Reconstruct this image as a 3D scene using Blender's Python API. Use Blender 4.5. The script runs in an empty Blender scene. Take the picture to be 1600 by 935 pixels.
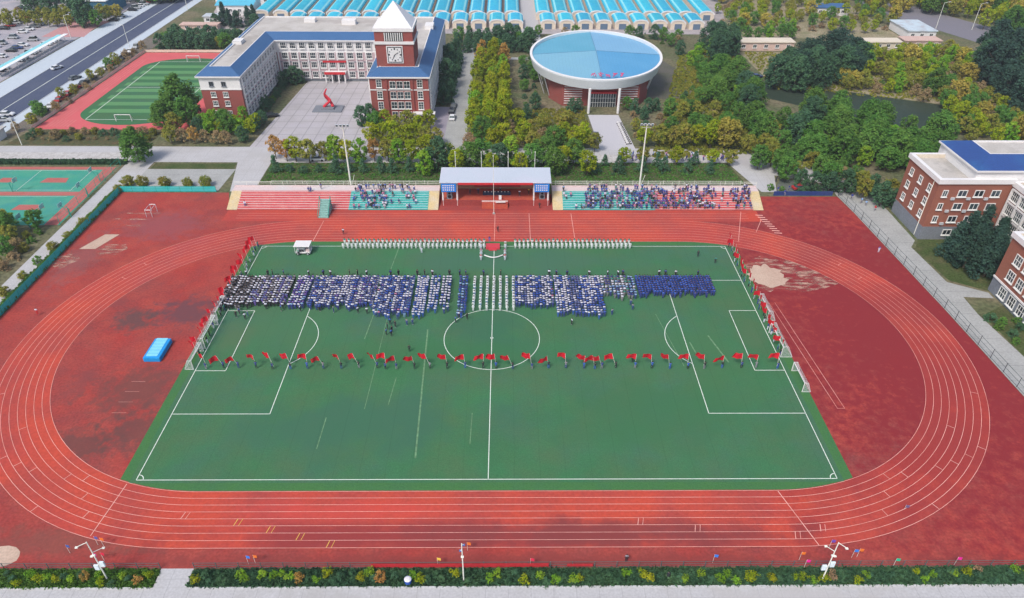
import bpy, bmesh, math, random
from mathutils import Vector, Matrix
import numpy as np
R = math.radians
rnd = random.Random(7)
scene = bpy.context.scene
C = scene.collection

# ------------------------------------------------------------ camera
F_PX, CAM = 1101.54, (2.7315, -106.0336, 85.4366)
PIT, YAW, ROLL = .6214, .0105, .0060
cp, sp, cyw, syw = math.cos(PIT), math.sin(PIT), math.cos(YAW), math.sin(YAW)
vF = Vector((syw*cp, cyw*cp, -sp)); vR = Vector((cyw, -syw, 0)); vU = vR.cross(vF)
vR, vU = vR*math.cos(ROLL)+vU*math.sin(ROLL), -vR*math.sin(ROLL)+vU*math.cos(ROLL)
cam_data = bpy.data.cameras.new('camera')
cam = bpy.data.objects.new('camera', cam_data); C.objects.link(cam)
m = Matrix((vR, vU, -vF)).transposed().to_4x4(); m.translation = Vector(CAM)
cam.matrix_world = m
cam_data.sensor_width = 36; cam_data.lens = F_PX/1600*36
cam_data.clip_start = .5; cam_data.clip_end = 3000
scene.camera = cam

# ------------------------------------------------------------ sky, sun, exposure
SUN_EL, SUN_AZ = R(52), R(215)          # azimuth clockwise from +y (away from the camera)
world = bpy.data.worlds.new('World'); scene.world = world; world.use_nodes = True
wn = world.node_tree
bg = wn.nodes['Background']
sky = wn.nodes.new('ShaderNodeTexSky'); sky.sky_type = 'NISHITA'; sky.sun_disc = False
sky.sun_elevation = SUN_EL; sky.sun_rotation = SUN_AZ
sky.air_density = 1.0; sky.dust_density = 3.0; sky.ozone_density = 1.0
wn.links.new(sky.outputs[0], bg.inputs[0]); bg.inputs[1].default_value = .125
sd = bpy.data.lights.new('sun', 'SUN'); sd.energy = 1.8; sd.angle = R(14); sd.color = (1, .95, .88)
so = bpy.data.objects.new('sun', sd); C.objects.link(so)
dirv = Vector((math.sin(SUN_AZ)*math.cos(SUN_EL), math.cos(SUN_AZ)*math.cos(SUN_EL), math.sin(SUN_EL)))
so.rotation_euler = dirv.to_track_quat('Z', 'Y').to_euler(); so.location = (0, 0, 150)
vs = scene.view_settings
vs.view_transform = 'Standard'; vs.look = 'None'; vs.gamma = 1; vs.use_curve_mapping = False
vs.exposure = .46
scene.cycles.max_bounces = 5; scene.cycles.diffuse_bounces = 3; scene.cycles.transparent_max_bounces = 6
scene.cycles.use_denoising = True

# ------------------------------------------------------------ helpers
def G(x, y, z=0.):                       # a point of the ground seen at a pixel of the 1600 px photograph
    d = vF + vR*((x-800)/F_PX) - vU*((y-467.5)/F_PX)
    t = (z-CAM[2])/d.z
    return (CAM[0]+t*d.x, CAM[1]+t*d.y)
def lin(c):
    return tuple(((v/255)/12.92 if v/255 <= .04045 else ((v/255+.055)/1.055)**2.4) for v in c)
MATS = {}
def mat(name, col, rough=.85, var=None, scale=1., amt=.5, fine=.12, fscale=3., metal=0., rand=0., bump=0., tint=None, spec=.3):
    """col, var: linear colours; var is mixed in as blotches, fine is grain, rand varies by object"""
    if name in MATS: return MATS[name]
    M = bpy.data.materials.new(name); M.use_nodes = True; nt = M.node_tree; N = nt.nodes; L = nt.links
    b = N['Principled BSDF']; b.inputs['Roughness'].default_value = rough; b.inputs['Metallic'].default_value = metal
    b.inputs['Specular IOR Level'].default_value = spec
    M.diffuse_color = (*col, 1)
    geo = N.new('ShaderNodeNewGeometry'); pos = geo.outputs['Position']
    rgb = N.new('ShaderNodeRGB'); rgb.outputs[0].default_value = (*col, 1); cur = rgb.outputs[0]
    if var is not None:
        vs_ = var if isinstance(var[0], (tuple, list)) else [var]
        for i, v in enumerate(vs_):
            nz = N.new('ShaderNodeTexNoise'); nz.inputs['Scale'].default_value = scale*(1+i*.9); nz.inputs['Detail'].default_value = 6
            nz.inputs['Roughness'].default_value = .62
            ad = N.new('ShaderNodeVectorMath'); ad.operation = 'ADD'; ad.inputs[1].default_value = (i*37.1, i*11.3, 0)
            L.new(pos, ad.inputs[0]); L.new(ad.outputs[0], nz.inputs['Vector'])
            rp = N.new('ShaderNodeValToRGB'); rp.color_ramp.elements[0].position = .42; rp.color_ramp.elements[1].position = .66
            rp.color_ramp.elements[1].color = (amt, amt, amt, 1)
            L.new(nz.outputs[0], rp.inputs[0])
            mx = N.new('ShaderNodeMix'); mx.data_type = 'RGBA'; L.new(rp.outputs[0], mx.inputs[0])
            L.new(cur, mx.inputs[6]); mx.inputs[7].default_value = (*v, 1); cur = mx.outputs[2]
    if fine or rand:
        hs = N.new('ShaderNodeHueSaturation'); L.new(cur, hs.inputs['Color']); cur = hs.outputs[0]
        val = None
        if fine:
            nf = N.new('ShaderNodeTexNoise'); nf.inputs['Scale'].default_value = fscale; nf.inputs['Detail'].default_value = 5
            L.new(pos, nf.inputs['Vector'])
            mr = N.new('ShaderNodeMapRange'); mr.inputs[1].default_value = .25; mr.inputs[2].default_value = .75
            mr.inputs[3].default_value = 1-fine*2; mr.inputs[4].default_value = 1+fine*2
            L.new(nf.outputs[0], mr.inputs[0]); val = mr.outputs[0]
        if rand:
            oi = N.new('ShaderNodeObjectInfo')
            m2 = N.new('ShaderNodeMapRange'); m2.inputs[3].default_value = 1-rand; m2.inputs[4].default_value = 1+rand
            L.new(oi.outputs['Random'], m2.inputs[0])
            if val is not None:
                mm = N.new('ShaderNodeMath'); mm.operation = 'MULTIPLY'; L.new(val, mm.inputs[0]); L.new(m2.outputs[0], mm.inputs[1]); val = mm.outputs[0]
            else: val = m2.outputs[0]
            m3 = N.new('ShaderNodeMapRange'); m3.inputs[3].default_value = .5-rand*.07; m3.inputs[4].default_value = .5+rand*.07
            fr = N.new('ShaderNodeMath'); fr.operation = 'FRACT'
            ml = N.new('ShaderNodeMath'); ml.operation = 'MULTIPLY'; ml.inputs[1].default_value = 7.3
            L.new(oi.outputs['Random'], ml.inputs[0]); L.new(ml.outputs[0], fr.inputs[0]); L.new(fr.outputs[0], m3.inputs[0]); L.new(m3.outputs[0], hs.inputs['Hue'])
        L.new(val, hs.inputs['Value'])
    L.new(cur, b.inputs['Base Color'])
    if bump:
        nb = N.new('ShaderNodeTexNoise'); nb.inputs['Scale'].default_value = fscale*2; nb.inputs['Detail'].default_value = 4
        L.new(pos, nb.inputs['Vector'])
        bp = N.new('ShaderNodeBump'); bp.inputs['Strength'].default_value = bump; bp.inputs['Distance'].default_value = .05
        L.new(nb.outputs[0], bp.inputs['Height']); L.new(bp.outputs[0], b.inputs['Normal'])
    MATS[name] = M
    return M

def tag(o, label=None, cat=None, group=None, kind=None):
    if label: o['label'] = label
    if cat: o['category'] = cat
    if group: o['group'] = group
    if kind: o['kind'] = kind
    return o
def thing(name, label, cat, loc=(0, 0, 0), rz=0., group=None):
    o = bpy.data.objects.new(name, None); C.objects.link(o); o.empty_display_size = .3
    o.location = loc; o.rotation_euler = (0, 0, rz)
    return tag(o, label, cat, group)
def org(p):                                 # world position of an unrotated parent chain
    v = Vector((0, 0, 0))
    while p is not None: v += p.location; p = p.parent
    return v
class MB:
    def __init__(s): s.v = []; s.f = []; s.m = []; s.mats = []
    def mi(s, M):
        if M not in s.mats: s.mats.append(M)
        return s.mats.index(M)
    def poly(s, pts, M):
        n = len(s.v); s.v += [tuple(p) for p in pts]; s.f.append(tuple(range(n, n+len(pts)))); s.m.append(s.mi(M)); return s
    def box(s, x0, x1, y0, y1, z0, z1, M, rz=0., c=None):
        if x0 > x1: x0, x1 = x1, x0
        if y0 > y1: y0, y1 = y1, y0
        n = len(s.v); P = [(x, y, z) for z in (z0, z1) for x, y in ((x0, y0), (x1, y0), (x1, y1), (x0, y1))]
        if rz:
            cx, cy = c or ((x0+x1)/2, (y0+y1)/2); a, b = math.cos(rz), math.sin(rz)
            P = [(cx+(x-cx)*a-(y-cy)*b, cy+(x-cx)*b+(y-cy)*a, z) for x, y, z in P]
        s.v += P
        for f in ((0, 3, 2, 1), (4, 5, 6, 7), (0, 1, 5, 4), (1, 2, 6, 5), (2, 3, 7, 6), (3, 0, 4, 7)):
            s.f.append(tuple(n+i for i in f)); s.m.append(s.mi(M))
        return s
    def prism(s, poly, z0, z1, M, cap=True, base=True):       # poly counter-clockwise; z values or functions of (x, y)
        n = len(s.v); k = len(poly)
        f0 = z0 if callable(z0) else (lambda x, y: z0); f1 = z1 if callable(z1) else (lambda x, y: z1)
        s.v += [(x, y, f0(x, y)) for x, y in poly]+[(x, y, f1(x, y)) for x, y in poly]; i_ = s.mi(M)
        for i in range(k):
            j = (i+1) % k; s.f.append((n+i, n+j, n+k+j, n+k+i)); s.m.append(i_)
        if cap: s.f.append(tuple(range(n+k, n+2*k))); s.m.append(i_)
        if base: s.f.append(tuple(range(n+k-1, n-1, -1))); s.m.append(i_)
        return s
    def loft(s, A, B, M):                                     # two rings of 3D points of equal length
        n = len(s.v); k = len(A); s.v += list(map(tuple, A))+list(map(tuple, B)); i_ = s.mi(M)
        for i in range(k):
            j = (i+1) % k; s.f.append((n+i, n+j, n+k+j, n+k+i)); s.m.append(i_)
        return s
    def tube(s, p, q, r0, r1=None, M=None, n=6):
        r1 = r0 if r1 is None else r1
        p = Vector(p); q = Vector(q); d = (q-p).normalized(); a = d.orthogonal().normalized(); b = d.cross(a)
        A = [p+(a*math.cos(t)+b*math.sin(t))*r0 for t in [2*math.pi*i/n for i in range(n)]]
        B = [q+(a*math.cos(t)+b*math.sin(t))*r1 for t in [2*math.pi*i/n for i in range(n)]]
        k = len(s.v); s.loft(A, B, M)
        s.f.append(tuple(range(k+n-1, k-1, -1))); s.m.append(s.mi(M)); s.f.append(tuple(range(k+n, k+2*n))); s.m.append(s.mi(M))
        return s
    def mesh(s, name, o=(0, 0, 0)):
        me = bpy.data.meshes.new(name)
        v = [(a-o[0], b-o[1], c-o[2]) for a, b, c in s.v] if any(o) else s.v
        me.from_pydata(v, [], s.f)
        for M in s.mats: me.materials.append(M)
        me.polygons.foreach_set('material_index', s.m); me.update()
        return me
    def build(s, name, parent=None, at=None, label=None, cat=None, group=None, kind=None, bevel=0):
        """vertices are world coordinates; the object's origin is its parent's (or `at`)"""
        o_ = org(parent) if parent is not None else Vector(at or (0, 0, 0))
        ob = bpy.data.objects.new(name, s.mesh(name, tuple(o_))); C.objects.link(ob)
        if parent is not None: ob.parent = parent
        else: ob.location = o_
        if bevel:
            b = ob.modifiers.new('bevel', 'BEVEL'); b.width = bevel; b.segments = 2; b.limit_method = 'ANGLE'
        return tag(ob, label, cat, group, kind)
def put(name, me, parent=None, loc=(0, 0, 0), rz=0.):
    o = bpy.data.objects.new(name, me); C.objects.link(o); o.location = loc; o.rotation_euler = (0, 0, rz)
    if parent is not None: o.parent = parent
    return o
def copy_tree(o, parent=None):
    c = o.copy(); C.objects.link(c)
    if parent is not None: c.parent = parent
    for ch in list(o.children): copy_tree(ch, c)
    return c
def inset(poly, d):                        # moves the sides of a counter-clockwise polygon inwards by d
    n = len(poly); out = []
    for i in range(n):
        a, b, c = Vector(poly[i-1]), Vector(poly[i]), Vector(poly[(i+1) % n])
        u = (b-a).normalized(); w = (c-b).normalized()
        nu = Vector((-u.y, u.x)); nw = Vector((-w.y, w.x)); k = 1+nu.dot(nw)
        out.append(tuple(b+(nu+nw)*(d/k if k > 1e-6 else d)))
    return out
TENS = ['', '', 'twenty', 'thirty', 'forty', 'fifty', 'sixty', 'seventy', 'eighty', 'ninety']
ONES = ['', 'first', 'second', 'third', 'fourth', 'fifth', 'sixth', 'seventh', 'eighth', 'ninth', 'tenth', 'eleventh', 'twelfth', 'thirteenth',
        'fourteenth', 'fifteenth', 'sixteenth', 'seventeenth', 'eighteenth', 'nineteenth']
def nth(i):
    if i >= 100: return 'hundredth' if i == 100 else 'hundred-and-'+nth(i-100)
    if i < 20: return ONES[i]
    return TENS[i//10][:-1]+'ieth' if i % 10 == 0 else TENS[i//10]+'-'+ONES[i % 10]
def sheet(name, pts, z, M, kind='structure', **kw):
    return MB().poly([(x, y, z) for x, y in pts], M).build(name, kind=kind, **kw)

# ------------------------------------------------------------ materials
m_scrub = mat('scrub', (.14, .135, .075), var=[(.22, .18, .12), (.08, .115, .05)], scale=.045, amt=.8, fine=.25, fscale=1.1, bump=.6, spec=.06)
m_lawn = mat('lawn', (.075, .10, .035), var=[(.13, .11, .06), (.04, .075, .02)], scale=.12, amt=.8, fine=.22, fscale=2.2, bump=.5, spec=.06)
m_dirt = mat('red_dirt_track', (.36, .050, .042), var=[(.23, .055, .052), (.16, .066, .066), (.44, .085, .06)], scale=.06, amt=.5, fine=.13, fscale=2.6, spec=.06)
m_lane = mat('lane_rubber', (.52, .075, .046), var=[(.42, .060, .055), (.31, .062, .058)], scale=.04, amt=.8, fine=.07, fscale=2., spec=.06)
m_turf = mat('turf', (.050, .155, .070), var=[(.066, .145, .110), (.050, .185, .075), (.075, .150, .070)], scale=.045, amt=.75, fine=.09, fscale=5., spec=.06)
m_turf2 = mat('turf_edge', (.060, .17, .055), var=(.05, .15, .07), scale=.2, amt=.6, fine=.08, fscale=4., spec=.06)
m_line = mat('line_paint', (.72, .78, .70), fine=.06, fscale=2.)
m_laneline = mat('lane_line_paint', (.80, .42, .36), var=(.60, .20, .16), scale=.25, amt=.7, fine=.08)
m_worn = mat('worn_line', (.13, .25, .13), fine=.2, fscale=1.5)
m_yline = mat('yellow_mark', (.75, .45, .10), fine=.1)
m_walk = mat('concrete_walk', (.47, .465, .475), var=(.42, .41, .41), scale=.15, amt=.7, fine=.07, fscale=3.)
m_walkd = mat('old_concrete', (.38, .385, .375), var=(.30, .305, .295), scale=.2, amt=.7, fine=.1, fscale=2.5)
m_speck = mat('speckled_paving', (.48, .46, .44), var=[(.30, .28, .26), (.58, .57, .56)], scale=.5, amt=.8, fine=.15, fscale=4.)
m_asph = mat('asphalt', (.075, .092, .15), var=(.10, .115, .165), scale=.08, amt=.6, fine=.08, fscale=2., spec=.1)
m_kerb = mat('kerb_stone', (.50, .51, .52), fine=.08)
m_sand = mat('sand', (.50, .35, .27), var=(.58, .44, .34), scale=.2, amt=.8, fine=.08)
m_brick = mat('red_brick', (.30, .075, .065), var=(.24, .085, .07), scale=.15, amt=.6, fine=.10, fscale=6.)
m_brick2 = mat('brown_brick', (.30, .115, .075), var=(.25, .085, .065), scale=.12, amt=.6, fine=.10, fscale=6.)
m_white = mat('white_render', (.76, .745, .74), var=(.64, .625, .62), scale=.2, amt=.5, fine=.03)
m_cream = mat('cream_render', (.70, .62, .50), var=(.58, .50, .41), scale=.2, amt=.6, fine=.05)
m_flat = mat('flat_roof', (.50, .47, .43), var=[(.38, .35, .32), (.56, .53, .50)], scale=.12, amt=.8, fine=.07)
m_blue = mat('blue_roof', (.045, .125, .28), var=(.06, .15, .32), scale=.2, amt=.6, fine=.06, rough=.55)
m_blue2 = mat('deep_blue_roof', (.030, .075, .25), var=(.035, .13, .32), scale=.12, amt=.7, fine=.06, rough=.5)
m_stone = mat('grey_stone', (.20, .22, .25), var=(.16, .17, .2), scale=.3, amt=.5, fine=.1)
m_glass = mat('window_glass', (.040, .055, .065), rough=.12, rand=.55, fine=.25, fscale=1.2, spec=.6)
m_frame = mat('window_frame', (.76, .76, .74), fine=0)
m_metal = mat('pale_metal', (.62, .65, .68), rough=.4, metal=.2, fine=.05)
m_pole = mat('pole_white', (.80, .80, .72), rough=.4, fine=0)
m_dark = mat('dark_metal', (.05, .055, .06), rough=.5, fine=0)
m_black = mat('black', (.015, .015, .018), rough=.6, fine=0)
m_bark = mat('bark', (.11, .085, .06), fine=.2, fscale=8.)

def _math(nt, op, a, b=None, clamp=False):
    n = nt.nodes.new('ShaderNodeMath'); n.operation = op; n.use_clamp = clamp
    for i, v in enumerate((a, b)):
        if v is None: continue
        if isinstance(v, (int, float)): n.inputs[i].default_value = v
        else: nt.links.new(v, n.inputs[i])
    return n.outputs[0]
def stains(M, zones, nscale=.35):
    """worn or stained places that stay put: (cx, cy, rx, ry, colour, strength); edges broken up by noise"""
    nt = M.node_tree; L = nt.links; b = nt.nodes['Principled BSDF']; cur = b.inputs['Base Color'].links[0].from_socket
    g = nt.nodes.new('ShaderNodeNewGeometry'); sp_ = nt.nodes.new('ShaderNodeSeparateXYZ'); L.new(g.outputs['Position'], sp_.inputs[0])
    nz = nt.nodes.new('ShaderNodeTexNoise'); nz.inputs['Scale'].default_value = nscale; nz.inputs['Detail'].default_value = 7; nz.inputs['Roughness'].default_value = .65; L.new(g.outputs['Position'], nz.inputs['Vector'])
    for cx, cy, rx, ry, col, st in zones:
        dx = _math(nt, 'MULTIPLY', _math(nt, 'SUBTRACT', sp_.outputs[0], cx), 1/rx); dy = _math(nt, 'MULTIPLY', _math(nt, 'SUBTRACT', sp_.outputs[1], cy), 1/ry)
        d = _math(nt, 'SQRT', _math(nt, 'ADD', _math(nt, 'MULTIPLY', dx, dx), _math(nt, 'MULTIPLY', dy, dy)))
        e = _math(nt, 'ADD', _math(nt, 'SUBTRACT', 1., d), _math(nt, 'MULTIPLY', _math(nt, 'SUBTRACT', nz.outputs[0], .5), 2.6))
        f = _math(nt, 'MULTIPLY', _math(nt, 'MULTIPLY', e, 1.6, True), st)
        mx = nt.nodes.new('ShaderNodeMix'); mx.data_type = 'RGBA'; L.new(f, mx.inputs[0]); L.new(cur, mx.inputs[6]); mx.inputs[7].default_value = (*col, 1); cur = mx.outputs[2]
    L.new(cur, b.inputs['Base Color'])
def seams(M, ax, period, width, k=.6, local=False):
    """thin darker joints every period metres; ax = weights of x, y, z"""
    nt = M.node_tree; L = nt.links; b = nt.nodes['Principled BSDF']; cur = b.inputs['Base Color'].links[0].from_socket
    g = nt.nodes.new('ShaderNodeNewGeometry'); dt = nt.nodes.new('ShaderNodeVectorMath'); dt.operation = 'DOT_PRODUCT'; dt.inputs[1].default_value = tuple(a/period for a in ax); L.new(g.outputs['Position'], dt.inputs[0])
    lt = _math(nt, 'LESS_THAN', _math(nt, 'FRACT', dt.outputs['Value']), width/period)
    mx = nt.nodes.new('ShaderNodeMix'); mx.data_type = 'RGBA'; mx.blend_type = 'MULTIPLY'; L.new(lt, mx.inputs[0]); L.new(cur, mx.inputs[6]); mx.inputs[7].default_value = (k, k, k, 1); L.new(mx.outputs[2], b.inputs['Base Color'])
CRIM = (.24, .028, .034)
stains(m_lane, [(70, -12, 36, 46, (.30, .040, .040), .8), (0, -44.5, 62, 3.6, (.27, .045, .045), .85), (15, -44, 30, 3, (.15, .055, .055), .45), (-66, 20, 16, 22, (.36, .07, .075), .5), (-20, -40, 22, 2.4, (.60, .075, .060), .5)], .12)
stains(m_dirt, [(-62, 9, 8, 6, (.13, .06, .07), .85), (-71, 6, 5, 5, (.10, .065, .065), .8), (-78, 12, 4, 3, (.20, .06, .06), .5), (-73, -12, 3, 6, (.19, .06, .06), .5), (-62, -14, 9, 8, (.16, .062, .055), .8), (-58, -24, 7, 6, (.13, .06, .055), .75), (-66, -27, 7, 5, (.12, .06, .055), .75), (-80, 44, 12, 9, (.28, .08, .09), .7), (-93, 30, 5, 16, (.24, .10, .10), .5), (-76, 28, 9, 6, (.42, .075, .05), .6), (-60, -45, 20, 3, (.20, .075, .06), .6), (82, 5, 46, 70, CRIM, .95), (0, -48.4, 80, 1.6, (.24, .05, .045), .7), (20, 53, 50, 2, (.30, .06, .06), .5)], .55)
stains(m_turf, [(-20, -22, 26, 9, (.050, .140, .085), .8), (30, -20, 22, 10, (.048, .150, .068), .7), (5, 28, 40, 6, (.060, .150, .095), .7), (-40, 5, 14, 16, (.065, .165, .080), .6), (-50, 0, 4, 6, (.085, .150, .075), .7), (50, 0, 4, 6, (.085, .150, .075), .7), (0, 4, 10, 12, (.045, .135, .080), .7), (40, -5, 14, 14, (.055, .165, .070), .6), (-10, -5, 24, 6, (.045, .160, .065), .7)], .10)
seams(m_turf, (1, 0, 0), 4.0, .10, .88)
seams(m_walk, (1, 0, 0), 3.0, .06, .72); seams(m_walk, (0, 1, 0), 3.0, .06, .72)
seams(m_walkd, (0, 1, 0), 4.0, .09, .65)
stains(m_walk, [(-20, -55, 14, 3, (.40, .39, .38), .6), (40, -54, 18, 2, (.44, .42, .41), .6), (-50, 84, 40, 6, (.42, .41, .41), .6), (60, 82, 30, 5, (.40, .38, .38), .6)], .3)
seams(m_blue, (1, 1, 0), .9, .09, .82); seams(m_blue2, (1, 1, 0), .9, .09, .8)
stains(m_flat, [(-85, 140, 4, 18, (.34, .31, .28), .8), (-50, 168, 24, 4, (.40, .36, .33), .8), (-30, 160, 3, 10, (.36, .34, .35), .8), (108, 46, 4, 4, (.30, .29, .27), .7)], .4)
# ------------------------------------------------------------ the ground and everything painted on it
sheet('ground', [(-900, -400), (900, -400), (900, 1300), (-900, 1300)], 0, m_scrub)
Z = .02
sheet('stage_apron', [(-14.5, 51), (14.7, 51), (14.7, 61.5), (-14.5, 61.5)], .8*Z, m_dirt)
# red rubber ground of the stadium
sheet('stadium_ground', [(-98.2, -49.4), (94.6, -49.4), (92.6, 10), (90.4, 51), (89.6, 59.4), (69, 59.4), (68, 51.8), (-67, 51.8), (-70, 61.3), (-98.2, 61.3)], Z, m_dirt)
H_ = 43.5
def stadium(r, n=64):
    P = [(H_+r*math.cos(t), r*math.sin(t)) for t in [-math.pi/2+math.pi*i/n for i in range(n+1)]]
    return P+[(-H_+r*math.cos(t), r*math.sin(t)) for t in [math.pi/2+math.pi*i/n for i in range(n+1)]]
def ring(mb, r0, r1, z, M, n=64):
    A, B = stadium(r0, n), stadium(r1, n); k = len(A)
    for i in range(k):
        j = (i+1) % k; mb.poly([(*A[i], z), (*B[i], z), (*B[j], z), (*A[j], z)], M)
ln = MB(); ring(ln, 36.5, 46.3, 2*Z, m_lane); ln.build('running_track', kind='structure')
sheet('straight_extension', [(-67, 46.0), (66, 46.0), (66, 51.6), (-67, 51.6)], 1.6*Z, m_lane)
L_ = MB()
for k in range(9):
    r = 36.5+1.22*k; ring(L_, r-.035, r+.035, 3*Z, m_laneline)
def strip(mb, a, b, w, z, M):
    a = Vector((*a, z)); b = Vector((*b, z)); d = (b-a).normalized(); n = Vector((-d.y, d.x, 0))*(w/2)
    mb.poly([a-n, b-n, b+n, a+n], M)
for y in (47.52, 48.74, 49.96): strip(L_, (-64, y), (63, y), .07, 3*Z, m_laneline)
for a, b in (((-54.8, -35.0), (-55.9, -44.2)), ((43.8, -36.6), (46.6, -46.1)), ((62, 51), (57.5, 36.5)), ((8.5, 36.6), (8.5, 50.0)), ((19, 36.6), (19, 50.0)), ((-42.5, 36.6), (-42.0, 46.2)), ((0, 36.6), (0, 50)), ((66, 47), (63, 41))):
    strip(L_, a, b, .12, 3.3*Z, m_laneline)
for i in range(9): strip(L_, (65.2+.25*i, 49.3-1.1*i), (67.0+.25*i, 49.1-1.1*i), .35, 3.3*Z, m_laneline)
for k, ph, side in [(k, ph, s) for s in (1, -1) for k, ph in ((1, -62), (2, -58), (3, -66), (4, -50), (5, -46), (6, -42), (7, -38), (6, -20), (5, -70), (7, -60), (3, -35), (4, 30), (5, 38))]:
    t = R(ph); r = 36.5+1.22*k; c, s_ = math.cos(t), math.sin(t)
    strip(L_, (side*(H_+r*c), r*s_), (side*(H_+(r+1.22)*c), (r+1.22)*s_), .09, 3.3*Z, m_laneline)
for x, k in ((-36, 4), (-31, 5), (-26.5, 6), (-22, 7), (22, 4), (30, 5), (-44, 3), (44, 6), (48, 5)):
    y = -(36.5+1.22*k); M_ = m_yline if -37 < x < -20 else m_laneline
    strip(L_, (x, y), (x-.3, y-1.2), .10, 3.4*Z, M_)
    strip(L_, (x+.7, y), (x+.4, y-1.2), .07, 3.4*Z, M_)
L_.build('lane_lines', kind='structure')
# long runway with its box at the right-hand end, high-jump marks
rw = MB()
for d in (0, 1.25): strip(rw, (57.2+d, 12), (59.6+d, -19), .07, 2*Z, m_laneline)
strip(rw, (59.5, -19), (60.9, -19), .07, 2*Z, m_laneline)
for i in range(4): strip(rw, (-64, -12-i*2.6), (-61.5, -12-i*2.6), .05, 2*Z, m_laneline)
rw.build('runway_lines', kind='structure')
# sand
def blob(cx, cy, rx, ry, n, jit, seed):
    r_ = random.Random(seed)
    return [(cx+rx*(1+r_.uniform(-jit, jit))*math.cos(2*math.pi*i/n), cy+ry*(1+r_.uniform(-jit, jit))*math.sin(2*math.pi*i/n)) for i in range(n)]
m_sandfade = mat('scattered_sand', (.50, .30, .23), var=[(.44, .20, .16)], scale=.5, amt=.8, fine=.12)
def thin_out(M, scale, lo, hi):               # scattered grains: the ground shows between them
    nt = M.node_tree; g = nt.nodes.new('ShaderNodeNewGeometry'); n = nt.nodes.new('ShaderNodeTexNoise'); n.inputs['Scale'].default_value = scale; n.inputs['Detail'].default_value = 8; n.inputs['Roughness'].default_value = .7
    mp = nt.nodes.new('ShaderNodeVectorMath'); mp.operation = 'MULTIPLY'; mp.inputs[1].default_value = (.35, 1.2, 1); nt.links.new(g.outputs['Position'], mp.inputs[0]); nt.links.new(mp.outputs[0], n.inputs['Vector'])
    r = nt.nodes.new('ShaderNodeMapRange'); r.inputs[1].default_value = lo; r.inputs[2].default_value = hi; nt.links.new(n.outputs[0], r.inputs[0]); nt.links.new(r.outputs[0], nt.nodes['Principled BSDF'].inputs['Alpha'])
thin_out(m_sandfade, .9, .46, .62)
sheet('spilled_sand', blob(64.5, 22.5, 10.5, 7.0, 26, .2, 3), 1.7*Z, m_sandfade)
sheet('sand_patch', blob(60.0, 21.8, 3.9, 4.4, 34, .2, 4), 2.0*Z, m_sand)
for i, (x, y, a, b) in enumerate(((69, 27.5, 5, .8), (70, 23, 5, .6), (67, 19, 4.5, .5), (72, 30, 3, .4))): sheet('sand_streak', blob(x, y, a, b, 18, .3, 9+i), 1.8*Z+.001*i, m_sandfade)
sheet('long_jump_pit', [(-95.3, 33), (-91.6, 33), (-89.0, 39.6), (-92.4, 39.6)], 2*Z, m_sand)
for i, (x, y, a, b) in enumerate(((-88, 33, 3.5, 2.5), (-96, 28, 2.5, 3), (-87, 44, 3, .5), (-90, 47, 4, .4), (-88, 50, 4, .4))): sheet('sand_streak', blob(x, y, a, b, 18, .3, 19+i), 1.7*Z+.001*i, m_sandfade)
sheet('sand_patch', blob(-66.5, -47.4, 2.6, 1.7, 16, .15, 8), 1.8*Z, m_sand)
# football pitch
PX, PY, RI = 53.7, 34.25, 36.35
gp = []
for sx, sy in ((1, -1), (1, 1), (-1, 1), (-1, -1)):
    xe = 56.2; yc = math.sqrt(RI*RI-(xe-H_)**2); arc = []
    for i in range(9):
        x = H_+(xe-H_)*i/8; arc.append((sx*x, sy*math.sqrt(RI*RI-(x-H_)**2)))
    gp += arc[::-1] if (sx*sy) > 0 else arc
sheet('turf_border', gp, 1.8*Z, m_turf2)
sheet('football_turf', [(-PX-.9, -PY-.6), (PX+.9, -PY-.6), (PX+.9, PY+.6), (-PX-.9, PY+.6)], 2.2*Z, m_turf)
q = MB(); W = .12; zl = 3*Z
def ln2(a, b): strip(q, a, b, W, zl, m_line)
ln2((-PX, -PY), (PX, -PY)); ln2((-PX, PY), (PX, PY)); ln2((-PX, -PY), (-PX, PY)); ln2((PX, -PY), (PX, PY)); ln2((0, -PY), (0, PY))
def arc(cx, cy, r, a0, a1, n=48):
    for i in range(n):
        t0, t1 = a0+(a1-a0)*i/n, a0+(a1-a0)*(i+1)/n
        q.poly([(cx+(r-W/2)*math.cos(t0), cy+(r-W/2)*math.sin(t0), zl), (cx+(r+W/2)*math.cos(t0), cy+(r+W/2)*math.sin(t0), zl),
                (cx+(r+W/2)*math.cos(t1), cy+(r+W/2)*math.sin(t1), zl), (cx+(r-W/2)*math.cos(t1), cy+(r-W/2)*math.sin(t1), zl)], m_line)
arc(0, .3, 9.2, 0, 2*math.pi, 80); arc(0, .3, .25, 0, 2*math.pi, 12)
for s in (1, -1):
    for d, w in ((16.5, 20.16), (5.5, 9.16)):
        ln2((s*PX, -w), (s*(PX-d), -w)); ln2((s*(PX-d), -w), (s*(PX-d), w)); ln2((s*(PX-d), w), (s*PX, w))
    th = math.acos(5.5/9.15); c0 = math.pi if s > 0 else 0
    arc(s*(PX-11), 0, 9.15, c0-th, c0+th)
    for t in (1, -1): arc(s*PX, t*PY, 1., {(1, 1): math.pi, (1, -1): math.pi/2, (-1, 1): -math.pi/2, (-1, -1): 0}[(s, t)], {(1, 1): 1.5*math.pi, (1, -1): math.pi, (-1, 1): 0, (-1, -1): math.pi/2}[(s, t)], 8)
q.build('pitch_lines', kind='structure')
ww = MB()
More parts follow.
